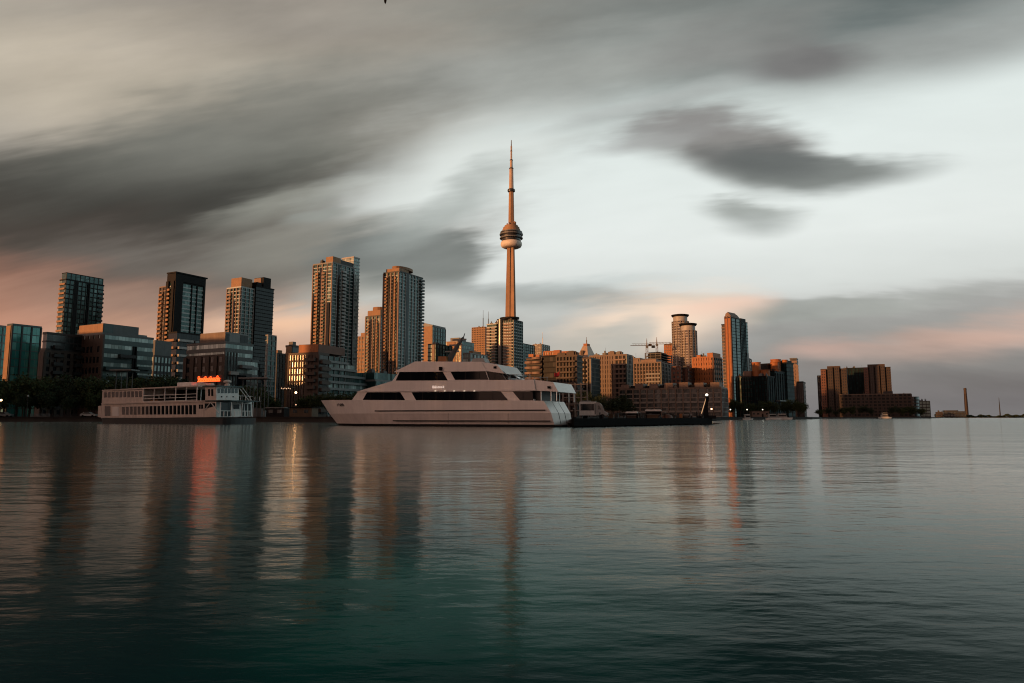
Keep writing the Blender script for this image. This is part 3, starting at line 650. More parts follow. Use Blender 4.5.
# ------------------------------------------------------------------ the needle tower
def needle_tower():
    Y = 1373.0; zz = lambda py: at(511, py, Y).z - GZ
    k = Y / F
    r = thing('observation_tower', 'tall tapering concrete observation tower with a round pod and needle antenna', 'tower', (at(511.3, 250, Y).x, Y, GZ))
    lv = [(0, 21), (zz(360), 13.5), (zz(318), 11.4), (zz(285), 10.0), (zz(262), 8.9), (zz(247), 8.2)]
    def section(rad):                                 # hexagonal core with three legs
        pts = []
        for i in range(3):
            a = R(68 + 120 * i)
            for da, q in ((-34, .70), (-11, 1.08), (11, 1.08), (34, .70)): pts.append((math.cos(a + R(da)) * rad * q, math.sin(a + R(da)) * rad * q))
        return pts
    mb = MB()
    rings = [[(x, y, z) for x, y in section(rd)] for z, rd in lv]
    n = len(rings[0]); vs = [v for q in rings for v in q]
    fs = [(i * n + j, i * n + (j + 1) % n, (i + 1) * n + (j + 1) % n, (i + 1) * n + j) for i in range(len(rings) - 1) for j in range(n)] + [tuple(reversed(range(n)))]
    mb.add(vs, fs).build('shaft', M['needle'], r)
    for i in range(3):                                # glass lift tracks in the three hollows
        a = R(128 + 120 * i); c, s_ = math.cos(a), math.sin(a)
        p = [(c * rd * .60, s_ * rd * .60, z) for z, rd in lv]
        MB().ring(p, [1.2] * len(p), 6).build('lift_track', M['g_black'], r)
    MB().lathe([(9, zz(248.2)), (16, zz(247.9)), (20, zz(247)), (21.9, zz(245.2)), (21.9, zz(243.2)), (20.5, zz(241.8)), (17, zz(241.3))], 40).build('radome', M['needlewhite'], r, smooth=True)
    MB().lathe([(17, zz(241.4)), (19.8, zz(241.2)), (19.8, zz(239.4)), (23, zz(239)), (23, zz(237.8)), (21, zz(237.5)), (21, zz(236.1)), (23.6, zz(235.7)), (23.6, zz(233.7)), (22, zz(233.3)), (22, zz(231.9)), (19, zz(231.5))], 40).build('pod_window_ring', M['podglass'], r)
    for q, w in ((238.4, 23.8), (234.7, 24.2), (232.4, 22.6)):
        MB().lathe([(w, zz(q + .35)), (w, zz(q - .35))], 40).build('pod_rim', M['palegrey'], r)
    MB().lathe([(18.5, zz(231.6)), (18.5, zz(229.8)), (17, zz(229.7)), (17, zz(227.8)), (14.2, zz(227.7)), (14.0, zz(225.9)), (8, zz(225.8))], 36).build('pod_roof', M['needle'], r)
    for i in range(9):
        a = 2 * math.pi * i / 9
        MB().box(-1.1, 1.1, -1.1, 1.1, 0, random.uniform(4, 9)).build('roof_housing', M['needle'], r, (math.cos(a) * 9.0, math.sin(a) * 9.0, zz(225.9)), rz=a)
    MB().lathe([(6.4, zz(226)), (6.1, zz(215)), (5.3, zz(192))], 6, a0=.3).build('upper_shaft', M['needle'], r)
    MB().lathe([(5.4, zz(192.2)), (7.6, zz(191.6)), (8.0, zz(190.6)), (7.6, zz(189.4)), (5.5, zz(188.9))], 28).build('sky_pod', M['podglass'], r)
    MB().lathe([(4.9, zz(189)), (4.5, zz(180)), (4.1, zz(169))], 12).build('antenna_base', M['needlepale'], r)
    MB().lathe([(4.6, zz(169)), (4.6, zz(168))], 12).build('antenna_collar', M['darksteel'], r)
    MB().lathe([(3.0, zz(168)), (2.8, zz(160.5))], 10).build('antenna_section', M['needlepale'], r)
    MB().lathe([(3.3, zz(160.5)), (3.3, zz(159.7))], 10).build('antenna_collar', M['darksteel'], r)
    MB().lathe([(1.9, zz(159.7)), (1.7, zz(146))], 8).build('antenna_section', M['needlepale'], r)
    MB().lathe([(2.1, zz(151.4)), (2.1, zz(150.7))], 8).build('antenna_collar', M['darksteel'], r)
    MB().lathe([(1.1, zz(146)), (.7, zz(140))], 8).build('antenna_tip', M['steel'], r)
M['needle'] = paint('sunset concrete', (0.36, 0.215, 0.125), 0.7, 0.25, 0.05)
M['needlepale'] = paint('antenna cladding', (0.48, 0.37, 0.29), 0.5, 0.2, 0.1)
M['needlewhite'] = paint('radome fabric', (0.68, 0.62, 0.55), 0.5, 0.15, 0.1, False)
M['podglass'] = paint('dark pod glazing', (0.05, 0.05, 0.05), 0.25, 0.5, 0.3)
needle_tower()
b = Bld('office_block', 'dark teal glass block tucked right of the needle tower', 'building', 516, 521, 534.5, 343.5, 820)
b.block(0, 1, 0, 1, 0, b.H, 24, 'g_teal', 'dark', .15, .15, 'dark'); b.piers(NS, 0, 1, 8, 0, b.H, 'dark', .7, .4)
b = Bld('office_tower', 'pale box building with one thin roof antenna, right of the dark teal block', 'building', 533, 541.5, 549.5, 344.5, 1000)
b.block(0, 1, 0, 1, 0, b.H, 28, 'g_pale', 'concrete', .5, .3, 'concrete'); b.piers(NW, 0, 1, 6, 0, b.H, 'concrete', 2.2, .5); b.piers(NS, 0, 1, 5, 0, b.H, 'concrete', 2.2, .5); b.mast(.95, .2, b.H, b.Z(331.5), .5)
b = Bld('low_building', 'small orange rooftop block above the balconied hotel', 'building', 544, 553.5, 557, 352, 480)
b.block(0, 1, 0, 1, 0, b.H, 13, 'g_warm', 'brick', .5, .2); b.piers(NW, 0, 1, 5, 0, b.H, 'brick', 1.0, .4)
# balconied waterfront hotel
def hotel():
    b = Bld('waterfront_hotel', 'brown waterfront hotel with stacked curved balconies and a recessed dark centre', 'hotel', 527, 577, 582, 356.5, 330)
    nf = 11; fh = b.H / nf
    b.block(0, .30, 0, 1, 0, b.H - .8, nf, 'g_matte', 'umber', .4, .3, 'brown'); b.block(.30, .60, .12, 1, 0, b.H + .4, nf, 'g_matte', 'dark', .2, .15, 'dark'); b.block(.60, 1, 0, 1, 0, b.H, nf, 'g_matte', 'umber', .36, .3, 'brown')
    n = 12
    poly = [(math.cos(math.pi + math.pi * i / n) * 2.6, math.sin(math.pi + math.pi * i / n) * 1.8) for i in range(n + 1)]
    o = MB().prism(poly, 0, 1.15).build('balcony', M['pink'], b.root, (b.X(.20), b.y0 - .32, fh))
    for i in range(1, nf): again(o, (b.X(.20), b.y0 - .32, (i + 1) * fh - (.6 if i == nf - 1 else 0)), b.root)
    o2 = again(o, (b.X(.055), b.y0 - .32, fh), b.root)
    for i in range(1, nf - 1): again(o, (b.X(.055), b.y0 - .32, (i + 1) * fh), b.root)
    b.balconies(NW, .63, .98, fh, fh, nf - 1, 'brown', 1.5, .55); b.piers(NW, .61, .99, 7, 0, b.H, 'brown', .6, .6)
    for u, v, w in ((.02, .1, .1), (.14, .3, .08), (.5, .4, .12), (.68, .2, .2), (.9, .3, .08)): b.part('roof_housing', M['brick'], (b.X(u), b.X(u + w), b.V(v), b.V(v + .4), b.H + .8, b.H + random.uniform(2, 4)))
    roof_units(b, .6, .98, .05, .6, b.H + .45, 6, 'brown')
hotel()
b = Bld('apartment_block', 'strip-windowed apartment block between the hotel and the punched-window block', 'building', 577, 590.5, 600, 359, 372)
nf = 13; fh = b.H / nf; b.block(0, 1, 0, 1, 0, b.H, nf, 'g_matte', 'brown', .2, .15); b.piers(NW, 0, 1, 5, 0, b.H, 'concrete', .9, .5); b.balconies(NW, .3, .7, fh, fh, nf - 1, 'dark', 1.2)
# block with a steep roof and a mast, far behind
b = Bld('pyramid_tower', 'pale office tower with a steep pyramid roof and a mast behind the hotel', 'tower', 577, 588, 596.5, 357.5, 900)
b.block(0, 1, 0, 1, 0, b.H, 22, 'g_warm', 'concrete', .5, .3, 'concrete')
def pyramid(b):
    z0, z1 = b.H + .9, b.Z(345); i = .30
    bot = [(b.x0, b.y0, z0), (b.x1, b.y0, z0), (b.x1, b.y1, z0), (b.x0, b.y1, z0)]; top = [(b.X(i), b.V(i), z1), (b.X(1 - i), b.V(i), z1), (b.X(1 - i), b.V(1 - i), z1), (b.X(i), b.V(1 - i), z1)]
    MB().hexa(bot, top).build('pyramid_roof', M['needlepale'], b.root); b.part('penthouse', M['brick'], (b.X(.33), b.X(.67), b.V(.33), b.V(.67), z1, b.Z(342.5)))
    b.part('roof_housing', M['brown'], (b.X(.3), b.X(.55), b.y0 + 1, b.V(.2), z0 + 1, z0 + 9)); b.mast(.5, .5, b.Z(342.5), b.Z(335.5), .7, 'tan')
pyramid(b)
# punched-window block, lit across the top
b = Bld('apartment_block', 'tan block with a regular grid of small windows, behind the white camper', 'building', 590, 626.5, 632, 355.5, 395)
nf = 13; fh = b.H / nf
b.block(0, 1, 0, 1, 0, b.H, nf, 'g_matte', 'tan', .34, .3, 'tan'); b.piers(NW, 0, .66, 11, 0, b.H, 'tan', 1.1, .45); b.piers(NW, .69, 1, 4, 0, b.H, 'tan', .9, .45); b.piers(NS, 0, 1, 5, 0, b.H, 'teal', 1.2, .45)
b.balconies(NW, .68, .98, fh, fh, nf - 1, 'pink', 1.0, .6, stand=.31); roof_units(b, .3, .95, .1, .8, b.H + .45, 4, 'tan')
# buildings under construction with cranes
b = Bld('building_under_construction', 'dark half-built block with open concrete floors below the tower cranes', 'building', 640, 661, 672, 351, 640)
nf = 10; z0 = b.Z(376); fh = (b.H - z0) / nf
b.part('core', M['dark'], (b.X(.3), b.X(.85), b.V(.2), b.V(.8), 0, b.H)); b.part('podium', M['char'], (b.x0, b.x1, b.y0, b.y1, 0, z0))
for i in range(nf): b.part('floor_slab', M['grey'], (b.X(max(0, .07 * (i - 4))), b.x1 + .3, b.y0 - .3, b.y1, z0 + i * fh, z0 + i * fh + .5))
for u in (.02, .25, .5, .75, .99):
    for v in (.0, .98): b.part('column', M['char'], (b.X(u) - .35, b.X(u) + .35, b.V(v) - .28, b.V(v) + .42, z0 + .5, z0 + (b.H - z0) * (.5 if u < .2 else .95)))
b.part('dark_netting', M['dark'], (b.X(.4), b.x1 - .3, b.y0 + .1, b.y0 + .25, z0 + .6, b.H - 2))
def crane(px, py_top, Y, jib0, jib1, label):
    g = at(px, 417, Y); zt = at(px, py_top, Y).z - GZ; k = Y / F
    r = thing('tower_crane', label, 'crane', (g.x, Y, GZ))
    mb = MB()
    for dx in (-.9, .9):
        for dy in (-.9, .9): mb.ring([(dx, dy, 0), (dx, dy, zt)], [.14, .14], 4)
    nseg = int(zt / 4)
    for i in range(nseg):
        z = i * 4
        mb.ring([(-.9, -.9, z), (.9, -.9, z + 4)], [.12, .12], 3); mb.ring([(.9, -.9, z), (.9, .9, z + 4)], [.12, .12], 3)
    mb.build('mast_lattice', M['cranepaint'], r)
    a, c = (jib0 - px) * k, (jib1 - px) * k
    mb = MB().ring([(a, -.6, 0), (c, -.6, 0)], [.2, .2], 4).ring([(a, .6, 0), (c, .6, 0)], [.2, .2], 4).ring([(a * .9, 0, 1.7), (c * .9, 0, 1.7)], [.16, .16], 4)
    n = 16
    for i in range(n):
        x = a + (c - a) * i / n; x2 = a + (c - a) * (i + .5) / n
        if abs(x) < max(abs(a), abs(c)) * .9: mb.ring([(x, -.6, 0), (x2, 0, 1.7)], [.12, .12], 3)
    mb.build('jib_lattice', M['cranepaint'], r, (0, 0, zt)); MB().ring([(0, 0, 0), (0, 0, 7)], [.6, .15], 4).build('peak', M['cranepaint'], r, (0, 0, zt))
    s_ = c if abs(c) < abs(a) else a
    MB().box(-1.5, 1.5, -1, 1, -2.2, .2).build('counterweight', M['char'], r, (s_ * .85, 0, zt)); MB().box(-1, 1, -2, -.9, -2.4, -.2).build('cab', M['palegrey'], r, (0, 0, zt))
M['cranepaint'] = paint('crane paint', (0.16, 0.11, 0.07), 0.6)
crane(648.5, 345.6, 650, 632, 656, 'tower crane with the longer jib, reaching left over the half-built block')
crane(658.6, 344.0, 690, 650.5, 674, 'tower crane with a tall peak standing right of its neighbour over the half-built block')
b = Bld('tower_block', 'brown slab tower behind the two round towers', 'tower', 664.5, 672, 677, 344.5, 900)
b.block(0, 1, 0, 1, 0, b.H, 28, 'g_warm', 'brick', .45, .25, 'brown'); b.piers(NW, 0, 1, 5, 0, b.H, 'brick', 1.3, .5)
# round twin towers
def round_tower(px, hw, py, Y, label, nf):
    g = at(px, py, Y); H = g.z - GZ; rad = hw * Y / F
    r = thing('round_tower', label, 'tower', (g.x, Y + rad, GZ)); fh = H / nf
    n = 28
    seg = lambda q: [(math.cos(2 * math.pi * (i + .5) / n) * q, math.sin(2 * math.pi * (i + .5) / n) * q) for i in range(n)]
    wr = MB().prism(seg(rad - .5), fh * .34, fh).build('window_row', M['g_round'], r)
    fs = MB().prism(seg(rad - .2), 0, fh * .34).build('floor_slab', M['white'], r)
    for i in range(1, nf): again(wr, (0, 0, i * fh), r); again(fs, (0, 0, i * fh), r)
    for i in range(0, n, 2):
        a = 2 * math.pi * i / n
        MB().box(-.3, .35, -.5, .5, 0, H).build('pier', M['concrete'], r, (math.cos(a) * (rad - .1), math.sin(a) * (rad - .1), 0), rz=a)
    MB().prism(seg(rad - 1.5), H, H + 5).build('crown_drum', M['white'], r)
    MB().lathe([(rad - .6, 5), (rad + .3, 6.2), (rad + .3, 7), (rad - 3, 7.6)], 28).build('crown_disc', M['dark'], r, (0, 0, H))
M['g_round'] = glass('bronze glazing', (0.05, 0.04, 0.035), (0.25, 0.19, 0.14), 2.4, refl=1.6, share=.6, tint=(1, .9, .8), frame=(.3, .24, .19), fw=.3)
round_tower(682.4, 8.6, 320.5, 700, 'taller of two round banded towers with a dark disc crown', 38)
round_tower(690.4, 8.6, 330.0, 655, 'shorter of two round banded towers, standing in front of its taller twin', 33)
b = Bld('apartment_block', 'tan and teal mid-rise above the left end of the long warehouse', 'building', 631, 661, 673, 363, 450)
nf = 14; fh = b.H / nf; b.block(0, 1, 0, 1, 0, b.H, nf, 'g_matte', 'tan', .28, .2, 'tan'); b.piers(NW, 0, 1, 11, 0, b.H, 'tan', .8, .5); b.piers(NS, 0, 1, 5, 0, b.H, 'teal', 1.4, .4); b.topbox(.3, .8, .1, .6, b.H + .45, b.Z(358.5), 'pink'); b.balconies(NW, .5, .98, fh, fh, nf - 3, 'palegrey', .8, .8, stand=.3)
b = Bld('small_building', 'small dull red block below the round towers', 'building', 672, 680, 682, 367.5, 440)
b.block(0, 1, 0, 1, 0, b.H, 12, 'g_dark', 'redbrick', .5, .2); b.piers(NW, 0, 1, 3, 0, b.H, 'redbrick', 1.2, .4)
b = Bld('small_building', 'small dark block squeezed between the dull red block and the orange brick block', 'building', 682, 689, 694, 368.5, 445)
b.block(0, 1, 0, 1, 0, b.H, 12, 'g_dark', 'char', .3, .2); b.piers(NW, 0, .6, 2, 0, b.H, 'redbrick', 2.0, .4); b.topbox(.1, .6, .1, .7, b.H + .4, b.H + 2, 'char')
b = Bld('brick_block', 'vivid orange brick block with a stepped top, beside the sharp-edged tower', 'building', 693, 713, 721.5, 357.5, 450, -40)
nf = 12; fh = b.H / nf; b.block(0, 1, 0, 1, 0, b.H, nf, 'g_matte', 'brick', .5, .2, 'brick'); b.piers(NW, 0, 1, 9, 0, b.H, 'brick', 1.3, .35); b.piers(NS, 0, 1, 5, 0, b.H, 'brown', 1.5, .35)
b.topbox(.72, 1, 0, .9, b.H + .9, b.Z(352.6), 'brick'); b.topbox(.1, .3, .2, .6, b.H + .5, b.H + 2.5, 'brick')
# sharp-edged glass towers
def sharp_tower():
    b = Bld('glass_tower', 'tall sharp-edged tower with a glowing orange west edge and dark teal south side', 'tower', 720.5, 731, 740, 318, 600, -46)
    nf = 30; fh = b.H / nf
    b.block(.38, 1, 0, 1, 0, b.H, nf, 'g_deep', 'dark', .14, .12, 'dark'); b.block(0, .38, .1, .95, 0, b.Z(324), nf - 1, 'g_warm', 'pink', .3, .2, 'dark')
    b.part('side_wall', M['brick'], (b.X(.44), b.x1 - .3, b.y0 - .5, b.y0 - .18, 0, b.H)); b.piers(NW, .44, .97, 3, 0, b.H + 2, 'redbrick', .8, .7); b.piers(NS, .03, 1, 3, 0, b.H, 'dark', .5, .4)  # orange of the sunlit west edge put into this wall's colour
    z1 = b.Z(311.5)
    MB().slab([(b.X(.42), b.H + .9), (b.x1, b.H + .9), (b.x1, b.H + 2), (b.X(.72), z1), (b.X(.5), z1 - 1.5)], b.y0, b.V(.8)).build('sloped_crown', M['pink'], b.root)
    MB().slab([(b.X(.42), b.H + .9), (b.x1 - .3, b.H + .9), (b.x1 - .3, b.H + 1.6), (b.X(.72), z1 - 1)], b.V(.8) + .1, b.y1).build('sloped_crown', M['teal'], b.root)
sharp_tower()
b = Bld('glass_tower', 'curved dark tower behind the sharp-edged one, with a pale reflection down its side', 'tower', 737, 740.5, 747.5, 322, 660, -46)
nf = 30; b.block(0, 1, 0, 1, 0, b.H, nf, 'g_deep', 'dark', .14, .12, 'dark'); b.topbox(.1, .9, .1, .8, b.H + .5, b.Z(318), 'dark'); b.part('glazed_fin', M['palegrey'], (b.x1 + .2, b.x1 + .6, b.V(.72), b.V(.95), b.Z(398), b.Z(352))); b.piers(NS, 0, .7, 5, 0, b.H, 'dark', .5, .4)  # pale strip on the south side is a reflection drawn as a panel
b = Bld('small_building', 'thin dark block right of the curved dark tower', 'building', 746.5, 748, 751.5, 358.5, 700)
b.block(0, 1, 0, 1, 0, b.H, 18, 'g_dark', 'dark', .2, .2); b.piers(NS, 0, 1, 3, 0, b.H, 'dark', .6, .4)
b = Bld('apartment_block', 'small tan block peeping out between the punched-window block and the teal mid-rise', 'building', 629, 640, 645, 359, 520)
b.block(0, 1, 0, 1, 0, b.H, 15, 'g_mottle', 'pink', .35, .2, 'tan'); b.piers(NW, 0, 1, 6, 0, b.H, 'pink', .7, .4)
# long warehouse with a saw-tooth roof line
def warehouse():
    b = Bld('warehouse', 'long low terminal warehouse with rows of openings and raised stair towers along its roof', 'building', 619.5, 721, 727, 388.5, 350)
    nf = 6; fh = b.H / nf
    b.block(0, 1, 0, 1, 0, b.H, nf, 'g_dark', 'concrete', .24, .25, 'tan')
    b.piers(NW, 0, 1, 15, 0, b.H + .4, 'tan', .7, .5); b.piers(NS, 0, 1, 6, 0, b.H, 'palegrey', .6, .5)
    for i in range(7):
        u = .015 + i * .148
        b.part('stair_tower', M['pink'], (b.X(u), b.X(u) + 4.6, b.y0 - .15, b.V(.5), b.H + .96, b.H + random.uniform(3.0, 3.6)))
        if i < 6: b.part('roof_pavilion', M['dark'], (b.X(u) + 5.2, b.X(u) + 10, b.V(.1), b.V(.5), b.H + .96, b.H + 2.4))
    o = None
    for i in range(14):
        for k in (1, 3):
            loc = (b.X((i + .5) / 14), b.y0 - .3, k * fh)
            if o is None: o = MB().box(-1.7, 1.7, -.9, 0, 0, .18).box(-1.7, 1.7, -.9, -.82, .18, 1.0).build('balcony', M['concrete'], b.root, loc)
            else: again(o, loc, b.root)
warehouse()
# dark stepped complex with orange glints
def stepped():
    b = Bld('stepped_complex', 'dark teal stepped apartment complex with round orange-lit rooftop turrets', 'building', 736, 767, 792.5, 377, 480, -44)
    nf = 10; fh = b.H / nf
    b.block(0, .5, 0, .3, 0, b.H + .5, nf, 'g_deep', 'char', .22, .2, 'brown'); b.block(.5, 1, 0, .3, 0, b.H, nf, 'g_navy', 'dark', .2, .15, 'dark')
    b.block(.2, 1, .3, .72, 0, b.Z(371), nf + 1, 'g_navy', 'dark', .18, .25, 'dark'); b.block(.2, 1.05, .72, 1, 0, b.Z(361), nf + 3, 'g_navy', 'dark', .18, .3, 'dark')
    b.piers(NS, .03, .28, 4, 0, b.H, 'dark', .7, .45); b.piers(NS, .33, .7, 5, 0, b.Z(372), 'dark', .7, .5); b.piers(NW, 0, 1, 12, 0, b.H, 'dark', .5, .45)
    def turret(u, v, z0, z1, rd):
        MB().lathe([(rd, 0), (rd, z1 - z0 - .6), (rd * 1.08, z1 - z0 - .5), (rd * 1.08, z1 - z0)], 18).build('roof_turret', M['brick'], b.root, (b.X(u), b.V(v), z0))
    turret(.55, .15, b.H + .9, b.Z(361), 3.0); turret(.8, .18, b.H + .9, b.Z(369), 3.2); turret(.85, .5, b.Z(371) + .9, b.Z(360), 3.0); turret(.98, .42, b.Z(371) + .5, b.Z(367.5), 1.8); turret(.75, .66, b.Z(371) + .9, b.Z(356.5), 3.6); turret(.98, .74, b.Z(361) + .9, b.Z(357), 2.0)
    b.part('penthouse', M['dark'], (b.X(.62), b.X(1.02), b.V(.80), b.V(.98), b.Z(361) + .9, b.Z(357.5))); b.part('penthouse', M['char'], (b.X(.3), b.X(.72), b.V(.36), b.V(.6), b.Z(371) + .9, b.Z(362)))
    b.part('penthouse', M['pink'], (b.X(.2), b.X(.45), b.V(.05), b.V(.25), b.H + 1.5, b.H + 5)); b.part('ledge', M['palegrey'], (b.x1 + .3, b.x1 + 3, b.V(.3), b.V(.66), b.Z(401), b.Z(400)))
stepped()
b = Bld('narrow_building', 'slim pinkish slab standing right of the dark stepped complex', 'building', 790, 796.6, 798, 359, 560)
b.block(0, 1, 0, 1, 0, b.H, 16, 'g_warm', 'pink', .55, .2, 'grey'); b.piers(NW, 0, 1, 3, 0, b.H - 5, 'pink', 2.2, .4)
b = Bld('small_building', 'low dark block right of the slim pinkish slab', 'building', 797, 803, 805.5, 382.5, 520)
b.block(0, 1, 0, 1, 0, b.H, 8, 'g_dark', 'brown', .3, .2, 'dark'); b.piers(NW, 0, 1, 4, 0, b.H, 'char', .9, .4)
# right-hand waterfront cluster
def bay_tower(label, a, c, top, Y, D, nf, bays, tops):
    b = Bld('apartment_tower', label, 'tower', a, c, None, top, Y, D=D); fh = b.H / nf
    b.block(0, 1, .12, 1, 0, b.H - 3, nf, 'g_matte', 'umber', .3, .2, 'umber')
    for (u0, u1, z) in bays:
        b.part('bay_front', M['redbrick' if u0 < .1 else 'umber'], (b.X(u0), b.X(u1), b.y0 - .4, b.V(.12) - .25, 0, z * b.H)); b.windows(NW, u0 + .015, u1 - .015, 2, fh, z * b.H - 1, nf - 2, 'g_black', .42, .5, .0, -.42)
    for (u0, u1, z) in tops: b.topbox(u0, u1, .2, .8, b.H - 3 + 1, b.H - 3 + z, 'brown')
    return b
b = Bld('apartment_tower', 'narrow dark tower at the left end of the far right-hand cluster', 'tower', 817.5, 822, None, 376, 930, D=30)
b.block(0, 1, 0, 1, 0, b.H, 16, 'g_black', 'dark', .25, .2); b.piers(NW, 0, 1, 3, 0, b.H, 'dark', .8, .4)
bay_tower('left of two broad bay-fronted towers on the far waterfront, reddish in the last light', 820.5, 846.5, 366.5, 900, 28, 18, [(.0, .2, .95), (.27, .47, 1.0), (.53, .72, 1.0), (.80, 1, .96)], [(.25, .75, 4.5)])
b = Bld('apartment_tower', 'black slab tower between the two bay-fronted towers', 'tower', 845, 865, None, 368, 960, D=26)
b.block(0, 1, 0, 1, 0, b.H, 18, 'g_navy', 'dark', .1, .1, 'dark'); b.piers(NW, 0, 1, 7, 0, b.H, 'dark', .8, .4)
bay_tower('right of two broad bay-fronted towers on the far waterfront, with a raised middle', 863.5, 890.5, 365, 900, 28, 19, [(.0, .17, .97), (.22, .38, 1.0), (.43, .58, 1.0), (.63, .78, 1.0), (.84, 1, .94)], [(.15, .8, 5)])
def quay_flats():
    b = Bld('waterfront_apartments', 'long low brown apartment building on the far shore, its right end rounded', 'building', 840, 917, None, 394, 850, D=28)
    nf = 7; fh = b.H / nf
    b.block(0, .93, 0, 1, 0, b.H, nf, 'g_matte', 'brown', .4, .2, 'tan'); b.piers(NW, 0, .93, 18, 0, b.H, 'brown', 1.5, .45); b.topbox(.58, .70, .1, .5, b.H + .9, b.H + 4, 'char')
    n = 12; poly = [(math.cos(-math.pi / 2 + math.pi * i / n) * b.W * .1, math.sin(-math.pi / 2 + math.pi * i / n) * b.D / 2) for i in range(n + 1)]
    for i in range(nf - 1):
        MB().prism(poly, 0, fh * .6).build('window_row', M['g_dark'], b.root, (b.X(.935), 0, i * fh + fh * .4)); MB().prism([(x * 1.03, y * 1.03) for x, y in poly], 0, fh * .4).build('floor_slab', M['brown'], b.root, (b.X(.935), 0, i * fh))
    MB().prism(poly, 0, 1).build('roof', M['brown'], b.root, (b.X(.935), 0, (nf - 1) * fh))
quay_flats()
b = Bld('office_block', 'low teal glass block at the right end of the brown waterfront flats', 'building', 915, 930, None, 401.5, 868, D=20)
b.block(0, 1, 0, 1, 0, b.H, 5, 'g_deep', 'char', .25, .15); b.piers(NW, 0, 1, 5, 0, b.H, 'char', .6, .4)
b = Bld('warehouse', 'long dark industrial shed at the foot of the tall chimney', 'building', 944, 966, None, 411.6, 1560, D=40)
b.block(0, 1, 0, 1, 0, b.H, 2, 'g_dark', 'char', .4, .2, 'char'); b.piers(NW, 0, 1, 8, 0, b.H, 'char', 1.2, .5); b.topbox(.0, .62, .1, .8, b.H + .9, b.H + 3, 'char')
b = Bld('small_building', 'tiny orange-tinted hut left of the industrial shed on the far shore', 'building', 936, 943, None, 412.4, 1540, D=12)
b.block(0, 1, 0, 1, 0, b.H, 2, 'g_warm', 'brown', .5, .2); b.topbox(.3, .5, .1, .6, b.H + .9, b.H + 4.5, 'brown')
def chimney():
    Y = 2000; g = at(967.2, 416, Y); H = at(962, 388, Y).z - GZ
    r = thing('chimney', 'tall lone brick chimney on the low far shore', 'chimney', (g.x, Y, GZ))
    MB().lathe([(4.8, 0), (4.4, H * .5), (3.8, H * .80)], 20).build('stack', M['umber'], r); MB().lathe([(3.8, H * .80), (3.6, H * .93)], 20).build('banded_top', M['brown'], r); MB().lathe([(4.0, H * .93), (4.0, H * .96), (3.5, H)], 20).build('rim', M['brown'], r)
    MB().box(-16, -7, -6, 6, 0, 9).build('boiler_house', M['char'], r)
chimney()
def far_mast():
    Y = 2100; g = at(1000.5, 416, Y); H = at(999, 397.5, Y).z - GZ
    r = thing('radio_mast', 'thin dark mast standing right of the chimney on the far shore', 'mast', (g.x, Y, GZ))
    MB().ring([(0, 0, 0), (0, 0, H * .6), (0, 0, H)], [2.0, 1.3, .5], 6).build('pole', M['darksteel'], r); MB().box(-5, 5, -5, 5, 0, 3.5).build('hut', M['char'], r)
far_mast()
# ------------------------------------------------------------------ trees
M['bark'] = paint('bark', (0.055, 0.042, 0.032), 0.9)
def leafmat(name, c1, c2):
    m, t, b = mat_base(name)
    g = t.new('ShaderNodeNewGeometry'); r = g.outputs['Random Per Island']
    t.l.new(t.mix(r, c1, c2), b.inputs['Base Color']); b.inputs['Roughness'].default_value = .75; b.inputs['Specular IOR Level'].default_value = .15
    return m
M['leaf'] = leafmat('leaves', (0.020, 0.032, 0.012), (0.052, 0.070, 0.026))
M['leaf2'] = leafmat('darker leaves', (0.016, 0.026, 0.014), (0.040, 0.056, 0.026))
def make_tree(h, spread, seed, leaf='leaf', nclump=64, per=42, size=.34):
    rnd = random.Random(seed)
    r = thing('tree', 'tree', 'tree')
    mb = MB(); th = h * .34
    lean = rnd.uniform(-.4, .4)
    mb.ring([(0, 0, -.3), (0.05, 0, th * .4), (lean * .5, .1, th), (lean, .2, h * .72)], [h * .030, h * .024, h * .018, h * .006], 7)
    tips = []
    for i in range(7):
        a = rnd.uniform(0, 6.28); z0 = th * rnd.uniform(.75, 1.5); l = spread * rnd.uniform(.45, .8)
        p0 = Vector((lean * .5 * z0 / th, .05, z0)); p1 = p0 + Vector((math.cos(a) * l * .5, math.sin(a) * l * .5, h * .12)); p2 = p0 + Vector((math.cos(a) * l, math.sin(a) * l, h * rnd.uniform(.2, .34)))
        mb.ring([p0, p1, p2], [h * .010, h * .007, h * .003], 5); tips += [p1, p2]
    mb.build('trunk', M['bark'], r)
    cr = MB()
    lobes = [(Vector((rnd.uniform(-.55, .55) * spread, rnd.uniform(-.55, .55) * spread, h * rnd.uniform(.42, .86))), spread * rnd.uniform(.30, .52)) for _ in range(9)]
    lobes += [(t, spread * .34) for t in tips if rnd.random() < .6]
    for c in range(nclump):
        ce, rd = lobes[c % len(lobes)]
        d = Vector((rnd.gauss(0, 1), rnd.gauss(0, 1), rnd.gauss(0, .8))).normalized()
        cc = ce + d * rd * rnd.uniform(.5, 1.08)
        cs = spread * rnd.uniform(.10, .20)
        for k in range(per):
            p = cc + Vector((rnd.gauss(0, cs), rnd.gauss(0, cs), rnd.gauss(0, cs * .75)))
            if p.z < h * .2 or p.z > h: continue
            n = Vector((rnd.gauss(0, 1), rnd.gauss(0, 1), rnd.gauss(.4, 1))).normalized(); a = n.orthogonal().normalized(); a.rotate(Matrix.Rotation(rnd.uniform(0, 6.28), 3, n)); b = n.cross(a)
            s = size * rnd.uniform(.6, 1.3)
            cr.add([p - a * s, p + b * s * .6, p + a * s, p - b * s * .6], [(0, 1, 2, 3)])
    cr.build('crown', M[leaf], r)
    return r
